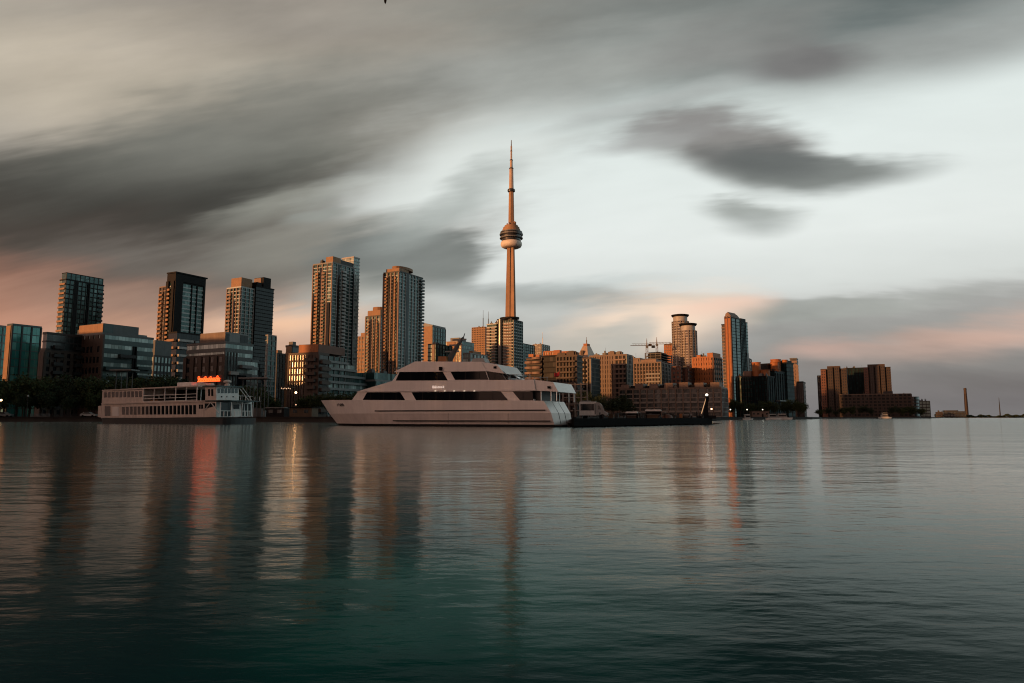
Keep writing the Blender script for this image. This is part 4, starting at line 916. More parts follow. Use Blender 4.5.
TREES = [make_tree(11, 4.2, 11, 'leaf'), make_tree(12.5, 4.6, 12, 'leaf2'), make_tree(9.5, 4.4, 13, 'leaf'), make_tree(8, 3.2, 14, 'leaf2', 48, 40, .28)]
used = [False] * 4
def plant(k, x, y, s, label, group, z=GZ):
    rz = random.uniform(0, 6.28)
    if not used[k]: used[k] = True; o = TREES[k]; o.location = (x, y, z); o.rotation_euler = (0, 0, rz); o.scale = (s, s, s)
    else: o = copy_tree(TREES[k], None, (x, y, z), rz, (s, s, s))
    o['label'] = label; o['group'] = group
    return o
# px at the ground, top px, distance
for px, top, Y in [(-14, 372, 215), (3, 376, 222), (16, 378, 214), (29, 371, 226), (40, 379, 215), (52, 374, 224), (64, 380, 216), (75, 371, 226), (88, 376, 217), (99, 374, 227), (110, 378, 219), (121, 373, 229), (134, 377, 220), (146, 372, 226), (158, 375, 219), (170, 372, 228), (181, 378, 221), (191, 374, 230), (202, 379, 226),
                   (-4, 388, 209), (22, 391, 209), (47, 389, 210), (70, 393, 209), (93, 390, 211), (116, 391, 211), (139, 389, 213), (163, 390, 213)]:
    p = at(px, 417, Y); h = at(px, top, Y).z - GZ; k = random.choice((0, 1, 2)); plant(k, p.x, Y, h / (11, 12.5, 9.5)[k], 'dark leafy tree in the shadowed row along the left shore', 'trees along the left shore')
for px, top, Y in [(232, 392, 214), (243, 387, 216), (253, 385, 219), (262, 392, 212), (272, 397, 216), (314, 394, 213), (330, 391, 212), (338, 394, 216), (349, 392, 212), (361, 396, 214), (304, 397, 216)]:
    p = at(px, 417, Y); h = at(px, top, Y).z - GZ; k = random.choice((0, 2, 3)); plant(k, p.x, Y, h / (11, 12.5, 9.5, 8)[k], 'small dark tree in front of the terraced flats, between the paddle steamer and the yacht', 'trees between the two boats')
for px, top, Y in [(612, 394, 200), (620, 392, 206), (628, 398, 201), (586, 389, 255), (594, 392, 262), (600, 394, 250)]:
    p = at(px, 417, Y); h = at(px, top, Y).z - GZ; plant(3 if px > 605 else 1, p.x, Y, h / (8 if px > 605 else 12.5), 'dark tree behind the white camper on the pier' if px > 605 else 'dark tree at the foot of the punched-window block', 'trees behind the pier')
for px, top, Y in [(733, 397, 400), (741, 400, 395), (749, 402, 412), (757, 401, 430), (766, 400, 445), (775, 402, 440), (784, 401, 452), (793, 399, 455), (801, 402, 450)]:
    p = at(px, 417, Y); h = at(px, top, Y).z - GZ; k = random.choice((0, 1, 2)); plant(k, p.x, Y, h / (11, 12.5, 9.5)[k], 'black leafy tree in front of the dark stepped complex', 'trees below the stepped complex')
for px, top, Y in [(822, 409, 800), (831, 406, 815), (838, 410, 805), (846, 407, 818), (855, 405, 812), (866, 404, 822), (874, 407, 818), (896, 405, 822), (905, 407, 824), (915, 405, 830), (924, 408, 835)]:
    p = at(px, 417, Y); h = at(px, top, Y).z - GZ; k = random.choice((0, 1, 2)); plant(k, p.x, Y + 6, h / (11, 12.5, 9.5)[k], 'dark tree in front of the far waterfront flats', 'trees on the far waterfront')
def treeline():
    rnd = random.Random(5); mb = MB()
    for i in range(9000):
        u = rnd.random(); Y = rnd.uniform(1580, 1680) + u * 250
        top = 5.5 + 2.0 * math.sin(u * 37) + 1.5 * math.sin(u * 91 + 1) + 2.0 * math.sin(u * 11)
        p = Vector((at(935 + u * 130, 417, Y).x, Y, GZ + rnd.random() ** .7 * max(2.0, top)))
        n = Vector((rnd.gauss(0, 1), rnd.gauss(0, 1), rnd.gauss(0, 1))).normalized(); a = n.orthogonal().normalized(); b = n.cross(a); s = rnd.uniform(.7, 1.4)
        mb.add([p - a * s, p + b * s, p + a * s, p - b * s], [(0, 1, 2, 3)])
    tag(mb.build('treeline', M['leaf2']), 'low dark line of far trees along the right-hand horizon', None, None, 'stuff')
treeline()

# ------------------------------------------------------------------ planes of the two ships
class Ship:
    def __init__(s, name, label, cat, px, py, Y, th):
        th = R(th); s.o = at(px, py, Y); s.o.z = 0
        s.ex = Vector((math.cos(th), math.sin(th), 0)); s.ey = Vector((-math.sin(th), math.cos(th), 0))
        s.root = thing(name, label, cat, (s.o.x, s.o.y, 0), th)
    def S(s, px, py, yo=0.0):                     # pixel on the plane local y = yo: local x and z
        d = Vector(ray(px, py)); c = Vector((0, 0, CAMH)); q = s.o + s.ey * yo
        t = (q - c).dot(s.ey) / d.dot(s.ey); p = c + d * t - s.o
        return (p.dot(s.ex), p.z)
    def poly(s, pts, yo=0.0): return [s.S(x, y, yo) for x, y in pts]
    def slab(s, name, mat, pts, y0, y1, yo=None):
        return MB().slab(s.poly(pts, y0 if yo is None else yo), y0, y1).build(name, M[mat], s.root)
M['yacht'] = paint('white gelcoat', (0.80, 0.76, 0.72), 0.32, 0.10, 0.3, True, 0, .5)
M['yachtlow'] = paint('white gelcoat, weathered', (0.66, 0.61, 0.57), 0.36, 0.14, 0.4, True, 0, .5)  # slightly darker copy for the hull below the knuckle
M['boot'] = paint('black bottom paint', (0.012, 0.013, 0.014), 0.5)
M['yglass'] = glass('smoked saloon glass', (0.004, 0.006, 0.009), (0.012, 0.015, 0.018), 2.2, rough=.06, refl=1.2, share=.2, frame=(.006, .007, .008), wob=.01)
M['rail'] = paint('dark rubbing strake', (0.03, 0.028, 0.026), 0.6)
M['rail2'] = paint('polished rail', (0.45, 0.44, 0.42), 0.3, .1, 1, False, .8)
M['lampwarm'] = lamp_mat('warm lamp', (1.0, 0.62, 0.30), 9.0)
M['lampwhite'] = lamp_mat('white lamp', (1.0, 0.86, 0.70), 2.2)
def yacht():
    Y = Ship('yacht', 'long white three-deck charter yacht moored in the middle, bow pointing left', 'yacht', 553, 427, 88, -24)
    B = 8.0; yc = B / 2
    zs = Y.S(544, 400.8)[1]; xs_top = Y.S(543.5, 400.8)[0]; xk = Y.S(550.5, 413.0)[0]; zk = Y.S(550.5, 413.0)[1]
    xt, zt = Y.S(321, 400.3, yc); xw = Y.S(337, 424, yc)[0]
    lev = [(-.9, 0.0, xw + 2.0, .80), (.30, 0.0, xw, .90), (zk, xk, xw + (xt - xw) * .46, .975), (None, xs_top, xt, 1.0)]
    n = 26
    def station(i, l):
        z, x0, x1, w = lev[l]; t = i / n
        x = x0 + (x1 - x0) * t
        hb = yc * w * (1 - max(0, (t - .60) / .40) ** 2.6) * (1 if t > .06 else .97 + .03 * t / .06)
        if z is None: z = zs + (zt - zs) * t
        return x, max(hb, .02), z
    def strip(name, mat, l0, l1, cap=False):
        mb = MB(); L = list(range(l0, l1 + 1)); m = len(L)
        vs = []; fs = []
        for i in range(n + 1):
            for l in L: x, h, z = station(i, l); vs.append((x, yc - h, z))
            for l in L: x, h, z = station(i, l); vs.append((x, yc + h, z))
        w = 2 * m
        for i in range(n):
            for j in range(m - 1):
                a = i * w + j; fs.append((a, a + 1, a + w + 1, a + w)); a = i * w + m + j; fs.append((a, a + w, a + w + 1, a + 1))
            if cap: fs.append((i * w + m - 1, i * w + 2 * m - 1, (i + 1) * w + 2 * m - 1, (i + 1) * w + m - 1))
        for j in range(m - 1): fs.append((j, m + j, m + j + 1, j + 1))
        mb.add(vs, fs)
        return mb.build(name, M[mat], Y.root)
    strip('hull_bottom', 'boot', 0, 1); strip('hull', 'yachtlow', 1, 2); strip('topsides', 'yacht', 2, 3, True)
    # strakes just proud of the side, following it
    def strake(name, py, px0, px1, hgt):
        x0, z = Y.S(px0, py); x1, z1 = Y.S(px1, py)
        MB().box(min(x0, x1), max(x0, x1), -.10, .16, (z + z1) / 2 - hgt / 2, (z + z1) / 2 + hgt / 2).build(name, M['rail'], Y.root)
    strake('rubbing_strake', 410.6, 375, 545, .16); strake('rubbing_strake', 420.9, 393, 550, .15)
    # stern screen: white panels with dark gaps between
    for k in range(2):
        y = B * (.36 + .30 * k)
        p = [(xs_top, zs - .05), (xk, zk), (0.0, .32)]
        MB().hexa([(x - .2, y - .10, z) for x, z in p] + [(x - 1.5, y - .10, z) for x, z in reversed(p)], [(x + .05, y + .10, z) for x, z in p] + [(x - 1.5, y + .10, z) for x, z in reversed(p)]).build('stern_step', M['rail'], Y.root)
    MB().box(-1.2, 1.0, .6, B - .6, .18, .30).build('swim_platform', M['rail'], Y.root)
    q0, q1 = .5, B - .5
    # main saloon, its slanting pillars and dark windows
    main = Y.slab('saloon', 'yacht', [(351.5, 400.4), (358, 391.6), (530, 391), (534, 400.8)], q0, q1)
    for w in ([(362.5, 400.1), (367, 392.4), (400, 392.3), (405, 400.2)], [(416, 400.3), (411.5, 392.3), (500.5, 391.4), (508, 400.3)], [(520, 400.3), (512.5, 391.4), (532.5, 391.4), (533.2, 400.4)]):
        Y.slab('saloon_window', 'yglass', w, q0 - .05, q1 + .05)  # the aftmost pane is dark glass standing for the shaded open deck
    Y.slab('aft_bulkhead', 'boot', [(533.5, 400.6), (533.5, 391.2), (541, 391.2), (541, 400.6)], q0 + .8, q1 - .8)  # black sheet stands for the darkness inside the open aft deck
    for px in (541, 551, 556.5):
        x = Y.S(px, 396, q0)[0]
        for y in (q0 + .05, q1 - .05): MB().ring([(x, y, zs - .05), (x, y, Y.S(px, 390.8, q0)[1])], [.06, .06], 6).build('deck_post', M['rail2'], Y.root)
    # upper deck band, its sunlit edge and aft screen
    Y.slab('upper_deck', 'yacht', [(356.5, 391.7), (392, 381.0), (533.7, 379.6), (535.5, 390.6), (392, 391.6)], q0 - .35, q1 + .35)
    a = Y.poly([(533.7, 379.6), (552.5, 382.0), (557.5, 391.6), (535.5, 390.6)], q0 - .35)
    MB().slab(a, q0 - .1, q0 + .15).build('deck_screen', M['yacht'], Y.root); MB().slab(a, q1 - .15, q1 + .1).build('deck_screen', M['yacht'], Y.root)
    MB().slab([a[1], a[2], (a[2][0] - .3, a[2][1]), (a[1][0] - .3, a[1][1])], q0 + .15, q1 - .15).build('deck_screen', M['yacht'], Y.root); MB().box(a[3][0], a[2][0] - .3, q0 + .15, q1 - .15, a[3][1], a[3][1] + .15).build('deck_floor', M['yacht'], Y.root)
    b0, b1 = q0 + .35, q1 - .35
    Y.slab('upper_saloon', 'yacht', [(392, 381.2), (399, 371.4), (486, 370.8), (489, 379.9)], b0, b1)
    for w in ([(395.5, 380.6), (399.5, 372.2), (442.5, 371.9), (447.5, 380.4)], [(455, 379.9), (450.5, 371.8), (485, 371.2), (488.3, 379.6)]): Y.slab('saloon_window', 'yglass', w, b0 - .05, b1 + .05)
    Y.slab('windscreen', 'yglass', [(489, 379.5), (486, 370.8), (493, 371.5), (508, 377.5), (508.5, 379.6)], b0 + .2, b1 - .2)
    # roof with its sloping front and aft screen
    Y.slab('roof', 'yacht', [(393.5, 372), (415, 361.4), (481.5, 361.8), (487, 371.2)], b0 - .3, b1 + .3)
    Y.slab('roof_screen', 'yacht', [(481.7, 361.9), (497, 364.6), (504.3, 373.6), (487, 371.1)], b0 - .2, b1 + .2)
    for px0, px1, py0, py1 in ((497, 512, 366, 379.6), (501, 506, 372, 379.6)):
        p, r_ = Y.S(px0, py0, b0), Y.S(px1, py1, b0)
        for y in (b0, b1): MB().ring([(p[0], y, p[1]), (r_[0], y, r_[1])], [.05, .05], 5).build('stay', M['rail2'], Y.root)
    p, r_ = Y.S(509, 374.5, b0), Y.S(531, 375.2, b0)
    for y in (b0, b1):
        MB().ring([(p[0], y, p[1]), (r_[0], y, r_[1])], [.035, .035], 5).build('guard_rail', M['rail2'], Y.root)
        for t in (.05, .35, .65, .95): MB().ring([(p[0] + (r_[0] - p[0]) * t, y, p[1]), (p[0] + (r_[0] - p[0]) * t, y, Y.S(515, 379.6, b0)[1])], [.03, .03], 5).build('guard_post', M['rail2'], Y.root)
    for px in (357, 399.5, 448, 508):
        x0, z0_ = Y.S(px, 423.5); z1_ = Y.S(px, 401.2)[1]
        if px > 400: MB().box(x0 - .012, x0 + .012, -.006, .05, .35, zk).build('hull_seam', M['rail'], Y.root)
    # gear on the roof
    Y.slab('exhaust_housing', 'rust', [(437.8, 361.5), (438, 356.4), (446, 356.4), (446.2, 361.5)], yc - 1, yc + 1)  # sunlight on this roof box painted as its orange colour
    m0, m1 = Y.S(448, 361.5, yc), Y.S(463, 337.5, yc)
    mast = MB().ring([(m0[0], yc, m0[1]), (m1[0], yc, m1[1])], [.55, .16], 8).build('radar_mast', M['grey'], Y.root)
    for t in (.35, .62, .84):
        x, z = m0[0] + (m1[0] - m0[0]) * t, m0[1] + (m1[1] - m0[1]) * t
        MB().box(-1.1, 1.1, -.12, .12, -.10, .10).box(-.2, .2, -.2, .2, -.3, -.1).build('radar_scanner', M['palegrey'], mast, (x - .2, yc, z + .25))
    MB().ring([(m1[0], yc, m1[1] - .2), (m1[0] + .3, yc, m1[1] + .6)], [.10, .05], 5).build('whip_antenna', M['darksteel'], Y.root)
    Y.slab('life_raft_locker', 'white', [(471, 361.9), (473, 358.6), (483, 358.0), (485, 361.9)], yc - .8, yc + .8)
    x, z = Y.S(442.5, 371.5, b0); MB().box(-.15, .15, -.5, 0, 0, .5).build('searchlight', M['rubber'], Y.root, (x, b0 - .3, z + .1))
    for px, py, yo in ((495, 368.5, b0 - .3), (549, 388.5, q0 - .35)):
        x, z = Y.S(px, py, yo); MB().box(-.18, .18, -.12, .1, 0, .3).build('flood_light', M['rubber'], Y.root, (x, yo, z))
    for px in (435.5, 444.8, 454.3, 464.5, 474.5): x, z = Y.S(px, 391.4, q0 - .35); MB().box(-.10, .10, -.10, .0, 0, .10).build('deck_lamp', M['lampwhitedim'], Y.root, (x, q0 - .36, z))
    # short illegible name, as small strokes
    def name(px0, px1, py, hgt, yo, mat, seed):
        rnd = random.Random(seed); mb = MB(); x0, z = Y.S(px0, py, yo); x1 = Y.S(px1, py, yo)[0]; x = x0
        while x < x1:
            w = rnd.uniform(.10, .20); h = hgt * rnd.choice((1, .7, .7, .85))
            mb.box(x, x + .07, yo - .05, yo - .01, z, z + h)
            if rnd.random() < .8: mb.box(x + .072, x + w, yo - .05, yo - .01, z + rnd.choice((0, .4, .8)) * h, z + rnd.choice((0, .4, .8)) * h * .1 + hgt * .45)
            x += w + .05
        mb.build('name_lettering', M[mat], Y.root)
    x, z = Y.S(340, 406, .6)
    def bow_y(px):
        xx = Y.S(px, 405, .5)[0]; t = (xx - xs_top) / (xt - xs_top)
        return yc - yc * (1 - max(0, (t - .60) / .40) ** 2.6) * .985
    name(337, 345.5, 406.3, .50, bow_y(337) - .02, 'rail', 3); name(432.5, 444.5, 388.3, .36, q0 - .36, 'glowletters', 4)
    # flag staff at the stern with the red flag
    x, z = Y.S(549, 382, q0 + 3)
M['lampwhitedim'] = lamp_mat('small deck lamp', (1.0, 0.85, 0.65), .7)
M['glowletters'] = lamp_mat('backlit letters', (1.0, 0.85, 0.75), .45)  # emission makes the letters stand out from the white band
yacht()
def flag():
    p = at(560.5, 391, 176); zt = at(559, 370.5, 176).z
    r = thing('flag', 'red flag hanging from a staff behind the stern of the yacht', 'flag', (p.x, 176, GZ))
    MB().ring([(0, 0, 0), (-.15, 0, zt - 1.3)], [.09, .05], 6).build('staff', M['darksteel'], r)
    vs = []; fs = []; n = 8
    for i in range(n + 1):
        for j in range(5):
            t, u = i / n, j / 4
            vs.append((-.15 - t * 1.45, math.sin(t * 5) * .25 * t, zt - 1.45 - u * 1.05 - t * .60 - .2 * math.sin(t * 4)))
    for i in range(n):
        for j in range(4): a = i * 5 + j; fs.append((a, a + 1, a + 6, a + 5))
    o = MB().add(vs, fs).build('cloth', M['redcloth'], r, smooth=True); mod = o.modifiers.new('solid', 'SOLIDIFY'); mod.thickness = .02
flag()
# ------------------------------------------------------------------ paddle steamer
M['cream'] = paint('cream boat paint', (0.66, 0.57, 0.50), 0.5, .2, .5)
M['creamwhite'] = paint('white boat paint', (0.80, 0.78, 0.74), 0.5, .15, .5)
M['neon'] = lamp_mat('orange neon', (1.0, 0.12, 0.022), 2.0)
def steamer():
    S = Ship('paddle_steamer', 'old cream double-deck excursion boat with long window rows, moored at the left quay', 'boat', 219, 423.8, 125, -28)
    B = 8.4; P = S.S
    def E(px, py, xo):                            # pixel on the plane local x = xo: local y and z
        d = Vector(ray(px, py)); c = Vector((0, 0, CAMH)); q = S.o + S.ex * xo
        t = (q - c).dot(S.ex) / d.dot(S.ex); p = c + d * t - S.o
        return (p.dot(S.ey), p.z)
    def slab(name, mat, pts, y0=.3, y1=None): return S.slab(name, mat, pts, y0, B - .3 if y1 is None else y1)
    def front(name, mat, pts, x0, x1):            # a panel on the forward end, facing right
        q = [E(x, y, x1) for x, y in pts]
        a = sum(q[i][0] * q[(i + 1) % len(q)][1] - q[(i + 1) % len(q)][0] * q[i][1] for i in range(len(q)))
        if a < 0: q = q[::-1]
        return MB().hexa([(x0, y, z) for y, z in q], [(x1, y, z) for y, z in q]).build(name, M[mat], S.root)
    xa = P(97, 421)[0]; xb = 1.6; n = 14
    pl = []
    for i in range(n + 1): t = -math.pi / 2 + math.pi * i / n; pl.append((xb - 2.2 + math.cos(t) * 2.2, B / 2 + math.sin(t) * B / 2))
    for i in range(n + 1): t = math.pi / 2 + math.pi * i / n; pl.append((xa + 2 + math.cos(t) * 2, B / 2 + math.sin(t) * B / 2))
    zd = P(180, 417.8)[1]
    MB().prism(pl, -.6, zd - .25).build('hull', M['boot'], S.root); MB().prism([(x, B / 2 + (y - B / 2) * 1.02) for x, y in pl], zd - .25, zd).build('main_deck', M['char'], S.root)
    # closed main deck cabin
    slab('main_cabin', 'cream', [(101, 418.3), (101.5, 404.2), (203, 401.2), (203, 417.2)])
    slab('stern_cabin', 'cream', [(97.5, 417), (98, 406), (101, 405.6), (101, 417.5)], .9, B - .9)
    nwin = 19
    for i in range(nwin):
        a = 121.6 + (197 - 121.6) * i / nwin; c = a + (197 - 121.6) / nwin * .66
        slab('cabin_window', 'yglass', [(a, 414.7 - .02 * i), (a, 406.9 - .10 * i), (c, 406.85 - .10 * i), (c, 414.7 - .02 * i)], .26, .42)
    slab('cabin_door', 'yglass', [(104.5, 416), (104.5, 406.2), (110, 406.0), (110, 415.8)], .26, .42)
    slab('door_panel', 'creamwhite', [(112, 416), (112, 407), (118.5, 406.8), (118.5, 415.8)], .26, .36)
    for a in (198.6, 201.0): slab('cabin_window', 'yglass', [(a, 408.8), (a, 404.6), (a + 1.7, 404.5), (a + 1.7, 408.7)], .26, .42)
    slab('deck_edge', 'cream', [(101, 404.4), (101, 403.2), (205, 400.3), (205, 401.6)], -.05, B + .05)
    # closed upper saloon aft, with its window row
    slab('upper_saloon', 'cream', [(101.6, 403.2), (102.2, 391.0), (143, 389.4), (143, 402.0)])
    for i in range(10):
        a = 103.6 + i * 3.9; slab('saloon_window', 'yglass', [(a, 397.6 - .05 * i), (a, 392.2 - .12 * i), (a + 2.7, 392.1 - .12 * i), (a + 2.7, 397.5 - .05 * i)], .26, .42)
    slab('upper_roof', 'cream', [(101.5, 390.9), (101.8, 389.9), (198, 385.2), (198, 386.5)], -.05, B + .05)
    for i in range(6):
        px = 143 + i * 10.7; x, z0 = P(px, 402.1 - i * .3, .2); z1 = P(px, 389.2 - i * .52, .2)[1]
        for y in (.2, B - .2): MB().box(x - .07, x + .07, y - .07, y + .07, z0, z1).build('deck_post', M['creamwhite'], S.root)
    for q in (0, 2.1, 4.4):
        slab('deck_rail', 'creamwhite', [(143, 402.0 - q * 1.4), (143, 401.5 - q * 1.4), (197, 399.7 - q * 1.4), (197, 400.2 - q * 1.4)], .14, .24)
    slab('lifejacket_locker', 'orangebox', [(150, 401.4), (150, 399.9), (158, 399.6), (158, 401.2)], 1.0, 2.2)
    for i in range(9):
        px = 146 + i * 5.6; x, z = P(px, 401.5 - i * .16, 2.5)
        MB().box(-.55, .55, -.4, .4, .42, .50).box(-.55, -.47, -.4, .4, .5, .95).box(-.5, -.42, -.35, .35, 0, .42).box(.42, .5, -.35, .35, 0, .42).build('bench', M['timber'], S.root, (x, 2.5, z + .05))
    slab('inner_bulkhead', 'dark', [(150, 401.8), (150, 390.5), (197, 388.0), (197, 400.5)], B - 1.2, B - 1.0)
    # wheelhouse: cream side, white forward end
    slab('wheelhouse', 'cream', [(205, 400.6), (205, 387.2), (216, 386.9), (216, 400.5)], .3, E(238.5, 394, P(216, 394, .3)[0])[0])
    xw = P(216, 394, .3)[0]
    front('wheelhouse_front', 'creamwhite', [(216.2, 400.5), (216.2, 386.9), (238.4, 386.7), (238.8, 400.3)], xw, xw + .12)
    for a, c in ((208, 209.6), (211, 213)): slab('wheelhouse_window', 'yglass', [(a, 396), (a, 389), (c, 389), (c, 396)], .26, .42)
    for i in range(6): a = 217.6 + i * 3.5; front('wheelhouse_window', 'g_dark', [(a, 393.2), (a, 388.4), (a + 2.5, 388.3), (a + 2.5, 393.1)], xw + .05, xw + .17)
    for a in (221, 226, 232.5): front('porthole', 'g_black', [(a, 397.4), (a, 396.1), (a + 1.2, 396.1), (a + 1.2, 397.4)], xw + .05, xw + .17)
    x0 = P(203, 386, 0)[0]; yw = E(240, 386, xw)[0]; zr = P(210, 386.9, .3)[1]
    MB().box(x0, xw + .7, -.2, yw, zr, zr + .22).build('wheelhouse_roof', M['teal'], S.root)
    zf = P(210, 401.4, .3)[1]
    MB().prism([(x, y) for x, y in [(x0, -.05), (.9, -.05), (1.5, 1.2), (1.5, B - 1.2), (.9, B + .05), (x0, B + .05)]], zf, zf + .2).build('fore_deck', M['teal'], S.root)
    # lower fore part: dark hatch, white cabin front, posts, stair
    xf = xw - .3
    front('fore_bulkhead', 'creamwhite', [(216.4, 417.2), (216.4, 402), (252, 401.8), (252, 416.4)], xf - .2, xf)
    slab('side_panel', 'cream', [(203.2, 417.2), (203.2, 401.8), (215.8, 401.6), (215.8, 417)], .3, .45)
    slab('side_opening', 'g_black', [(204.5, 409), (204.5, 403.4), (214.8, 403.2), (214.8, 406)], .26, .36)
    front('cargo_hatch', 'g_black', [(220.5, 416.5), (220.5, 402.4), (231.5, 402.3), (231.5, 416.2)], xf - .05, xf + .06)
    front('cabin_window', 'yglass', [(233.6, 409), (233.6, 404.6), (239.2, 404.5), (239.2, 408.9)], xf - .05, xf + .06)
    for a in (241.6, 245.0, 248.4): front('cabin_window', 'yglass', [(a, 416), (a, 404), (a + 2.2, 404), (a + 2.2, 416)], xf - .05, xf + .06)
    for (ax, ay, bx, by) in ((205, 410, 211, 402), (211, 402.5, 219, 413)):
        p, q = P(ax, ay, .25), P(bx, by, .25); MB().ring([(p[0], .2, p[1]), (q[0], .2, q[1])], [.10, .10], 5).build('brace', M['creamwhite'], S.root)
    for (ax, ay, bx, by) in ((239.5, 388.5, 249, 401), (242.5, 388, 252, 401)):
        p, q = E(ax, ay, xw), E(bx, by, xw); MB().ring([(xw, p[0], p[1]), (xw, q[0], q[1])], [.07, .07], 5).build('stair_rail', M['creamwhite'], S.root)
    for i in range(10):
        px = 220 + i * 3.6; y, z0 = E(px, 417, 1.2); z1 = E(px, 402.2, 1.2)[1]
        if y < B - .2: MB().box(1.15, 1.25, y - .05, y + .05, z0, z1 if i % 3 == 0 else z0 + (z1 - z0) * .42).build('deck_post', M['creamwhite'], S.root)
    ya, yb = E(218, 411, 1.2)[0], E(252, 411, 1.2)[0]; z = E(236, 411, 1.2)[1]
    MB().box(1.17, 1.23, ya, min(yb, B), z - .05, z + .05).build('deck_rail', M['creamwhite'], S.root)
    ya, yb = E(240, 396, 1.2)[0], E(252.5, 396, 1.2)[0]
    MB().box(1.17, 1.23, .2, min(yb, B), zf + 1.0, zf + 1.06).build('deck_rail', M['creamwhite'], S.root)
    for i in range(8): MB().box(1.17, 1.23, .2 + i * 1.1, .26 + i * 1.1, zf + .2, zf + 1.0).build('rail_post', M['creamwhite'], S.root)
    # gear on the roof
    slab('roof_locker', 'creamwhite', [(176.8, 386.2), (177.2, 382.6), (190.6, 381.9), (191, 385.6)], 2, 5); slab('life_raft', 'cream', [(196.5, 385.3), (197, 383.2), (205, 382.8), (205.4, 385.2)], 2, 4)
    y, z = E(227.5, 386, xw - .5); MB().lathe([(.5, 0), (.5, .3), (.25, .6), (.7, .7), (.7, 1.0), (.2, 1.2)], 14).build('searchlight', M['cream'], S.root, (xw - .6, y, zr + .22)); MB().ring([(xw - 1.4, y + 1, zr + .2), (xw - 1.4, y + 1, zr + 2.2)], [.06, .04], 5).build('mast', M['darksteel'], S.root)
    # lit sign on a frame over the roof: flowing script, not legible
    x0, z0 = P(197.5, 382.0, 3.4); x1, z1 = P(220, 376.4, 3.4)
    for t in (.08, .5, .92): MB().ring([(x0 + (x1 - x0) * t, 3.56, z0 - 1.6), (x0 + (x1 - x0) * t, 3.56, z0 + .6)], [.06, .06], 5).build('sign_frame', M['darksteel'], S.root)
    bd = MB().box(x0 - .3, x1 + .3, 3.50, 3.62, z0 - .1, z0 + 1.15).build('sign_board', M['signboard'], S.root)
    N = 220; pts = []; amps = [1.0, .62, .58, .66, .95, .55, .6, .9, .56, .6, .58, 1.0, .55]
    for i in range(N):
        t = i / (N - 1); ph = t * len(amps); a = amps[min(int(ph), len(amps) - 1)]
        pts.append((x0 + (x1 - x0) * t + .13 * math.sin(ph * 4 * math.pi), 3.40, z0 + .1 + .95 * a * (.5 - .5 * math.cos(ph * 2 * math.pi))))
    MB().ring(pts, [.075] * N, 5).build('neon_script', M['neon'], bd)
    MB().ring([(x0, 3.40, z0 + .02), (x1, 3.40, z0 + .02)], [.05, .05], 5).build('neon_underline', M['neon'], bd)
M['signboard'] = paint('red sign board', (0.16, 0.02, 0.01), 0.6)
steamer()
# ------------------------------------------------------------------ the pier on the right and what stands on it
PZ = 1.0
def pier():
    r = thing('pier', 'low dark timber pier running out to the right of the yacht', 'pier')
    a, b, c, d = (at(572, 420, 86), at(711, 420, 121), at(722, 420, 150), at(566, 420, 172))
    poly = [(p.x, p.y) for p in (a, b, c, d)]
    MB().prism(poly, PZ - .45, PZ).build('deck', M['timber'], r)
    A, B = Vector((a.x, a.y)), Vector((b.x, b.y)); dr = (B - A).normalized(); nn = Vector((dr.y, -dr.x))
    q = [A + nn * .25, B + nn * .25, B + nn * .004, A + nn * .004]; MB().prism([(v.x, v.y) for v in q], .12, PZ + .12).build('fender_beam', M['rubber'], r)
    o = None
    L = (B - A).length
    for i in range(15):
        p = A + dr * (L * (i + .3) / 15) - nn * 1.0
        if o is None: o = MB().lathe([(.22, -2.5), (.22, PZ - .46)], 10).build('pile', M['timber'], r, (p.x, p.y, 0))
        else: again(o, (p.x, p.y, 0), r)
    for i in range(8):
        p = A + dr * (L * (i + .5) / 8) - nn * .35
        MB().lathe([(.16, 0), (.14, .35), (.24, .40), (.22, .5)], 10).build('bollard', M['darksteel'], r, (p.x, p.y, PZ))
pier()
def camper():
    p = at(592.5, 417, 112); th = R(-10)
    r = thing('camper', 'boxy white camper truck with one big dark side window, parked on the pier', 'camper', (p.x, 112, PZ), th)
    MB().slab([(-2.05, .55), (.65, .55), (.65, 2.78), (-1.95, 2.78), (-2.05, 2.6)], -1.05, 1.05).build('living_box', M['creamwhite'], r)
    MB().slab([(.66, .55), (2.45, .55), (2.5, .95), (1.95, 1.25), (1.55, 2.25), (1.2, 2.6), (.66, 2.72)], -1.0, 1.0).build('cab', M['white'], r)
    MB().box(-1.85, .35, -1.09, -1.0, 1.35, 2.4).build('side_window', M['g_black'], r); MB().slab([(.95, 1.5), (1.42, 1.5), (1.2, 2.15), (.95, 2.15)], -1.03, -.95).build('cab_window', M['g_dark'], r)
    MB().slab([(1.97, 1.27), (1.60, 2.2), (1.57, 2.18), (1.94, 1.25)], -.85, .85).build('windscreen', M['g_dark'], r)
    MB().box(.42, .6, -1.08, -1.02, .7, 2.5).build('door_frame', M['grey'], r); MB().box(2.4, 2.6, -.95, .95, .45, .68).build('bumper', M['grey'], r)
    for y in (-.7, .7): MB().lathe([(.12, 0), (.10, .06)], 12).build('headlight', M['white'], r, (2.46, y, .8))
    for x in (-1.2, 1.65):
        for y in (-1.02, .78):
            w = MB()
            k = 18; vs = []; 
            for s_ in (0, .24):
                for j in range(k): t = 2 * math.pi * j / k; vs.append((x + .38 * math.cos(t), y + s_, .38 + .38 * math.sin(t)))
            w.add(vs, [tuple(range(k)), tuple(reversed(range(k, 2 * k)))] + [(j, k + j, k + (j + 1) % k, (j + 1) % k) for j in range(k)]); w.build('wheel', M['rubber'], r)
    MB().box(-1.6, -.3, -.6, .6, 2.78, 2.95).build('roof_box', M['palegrey'], r)
camper()
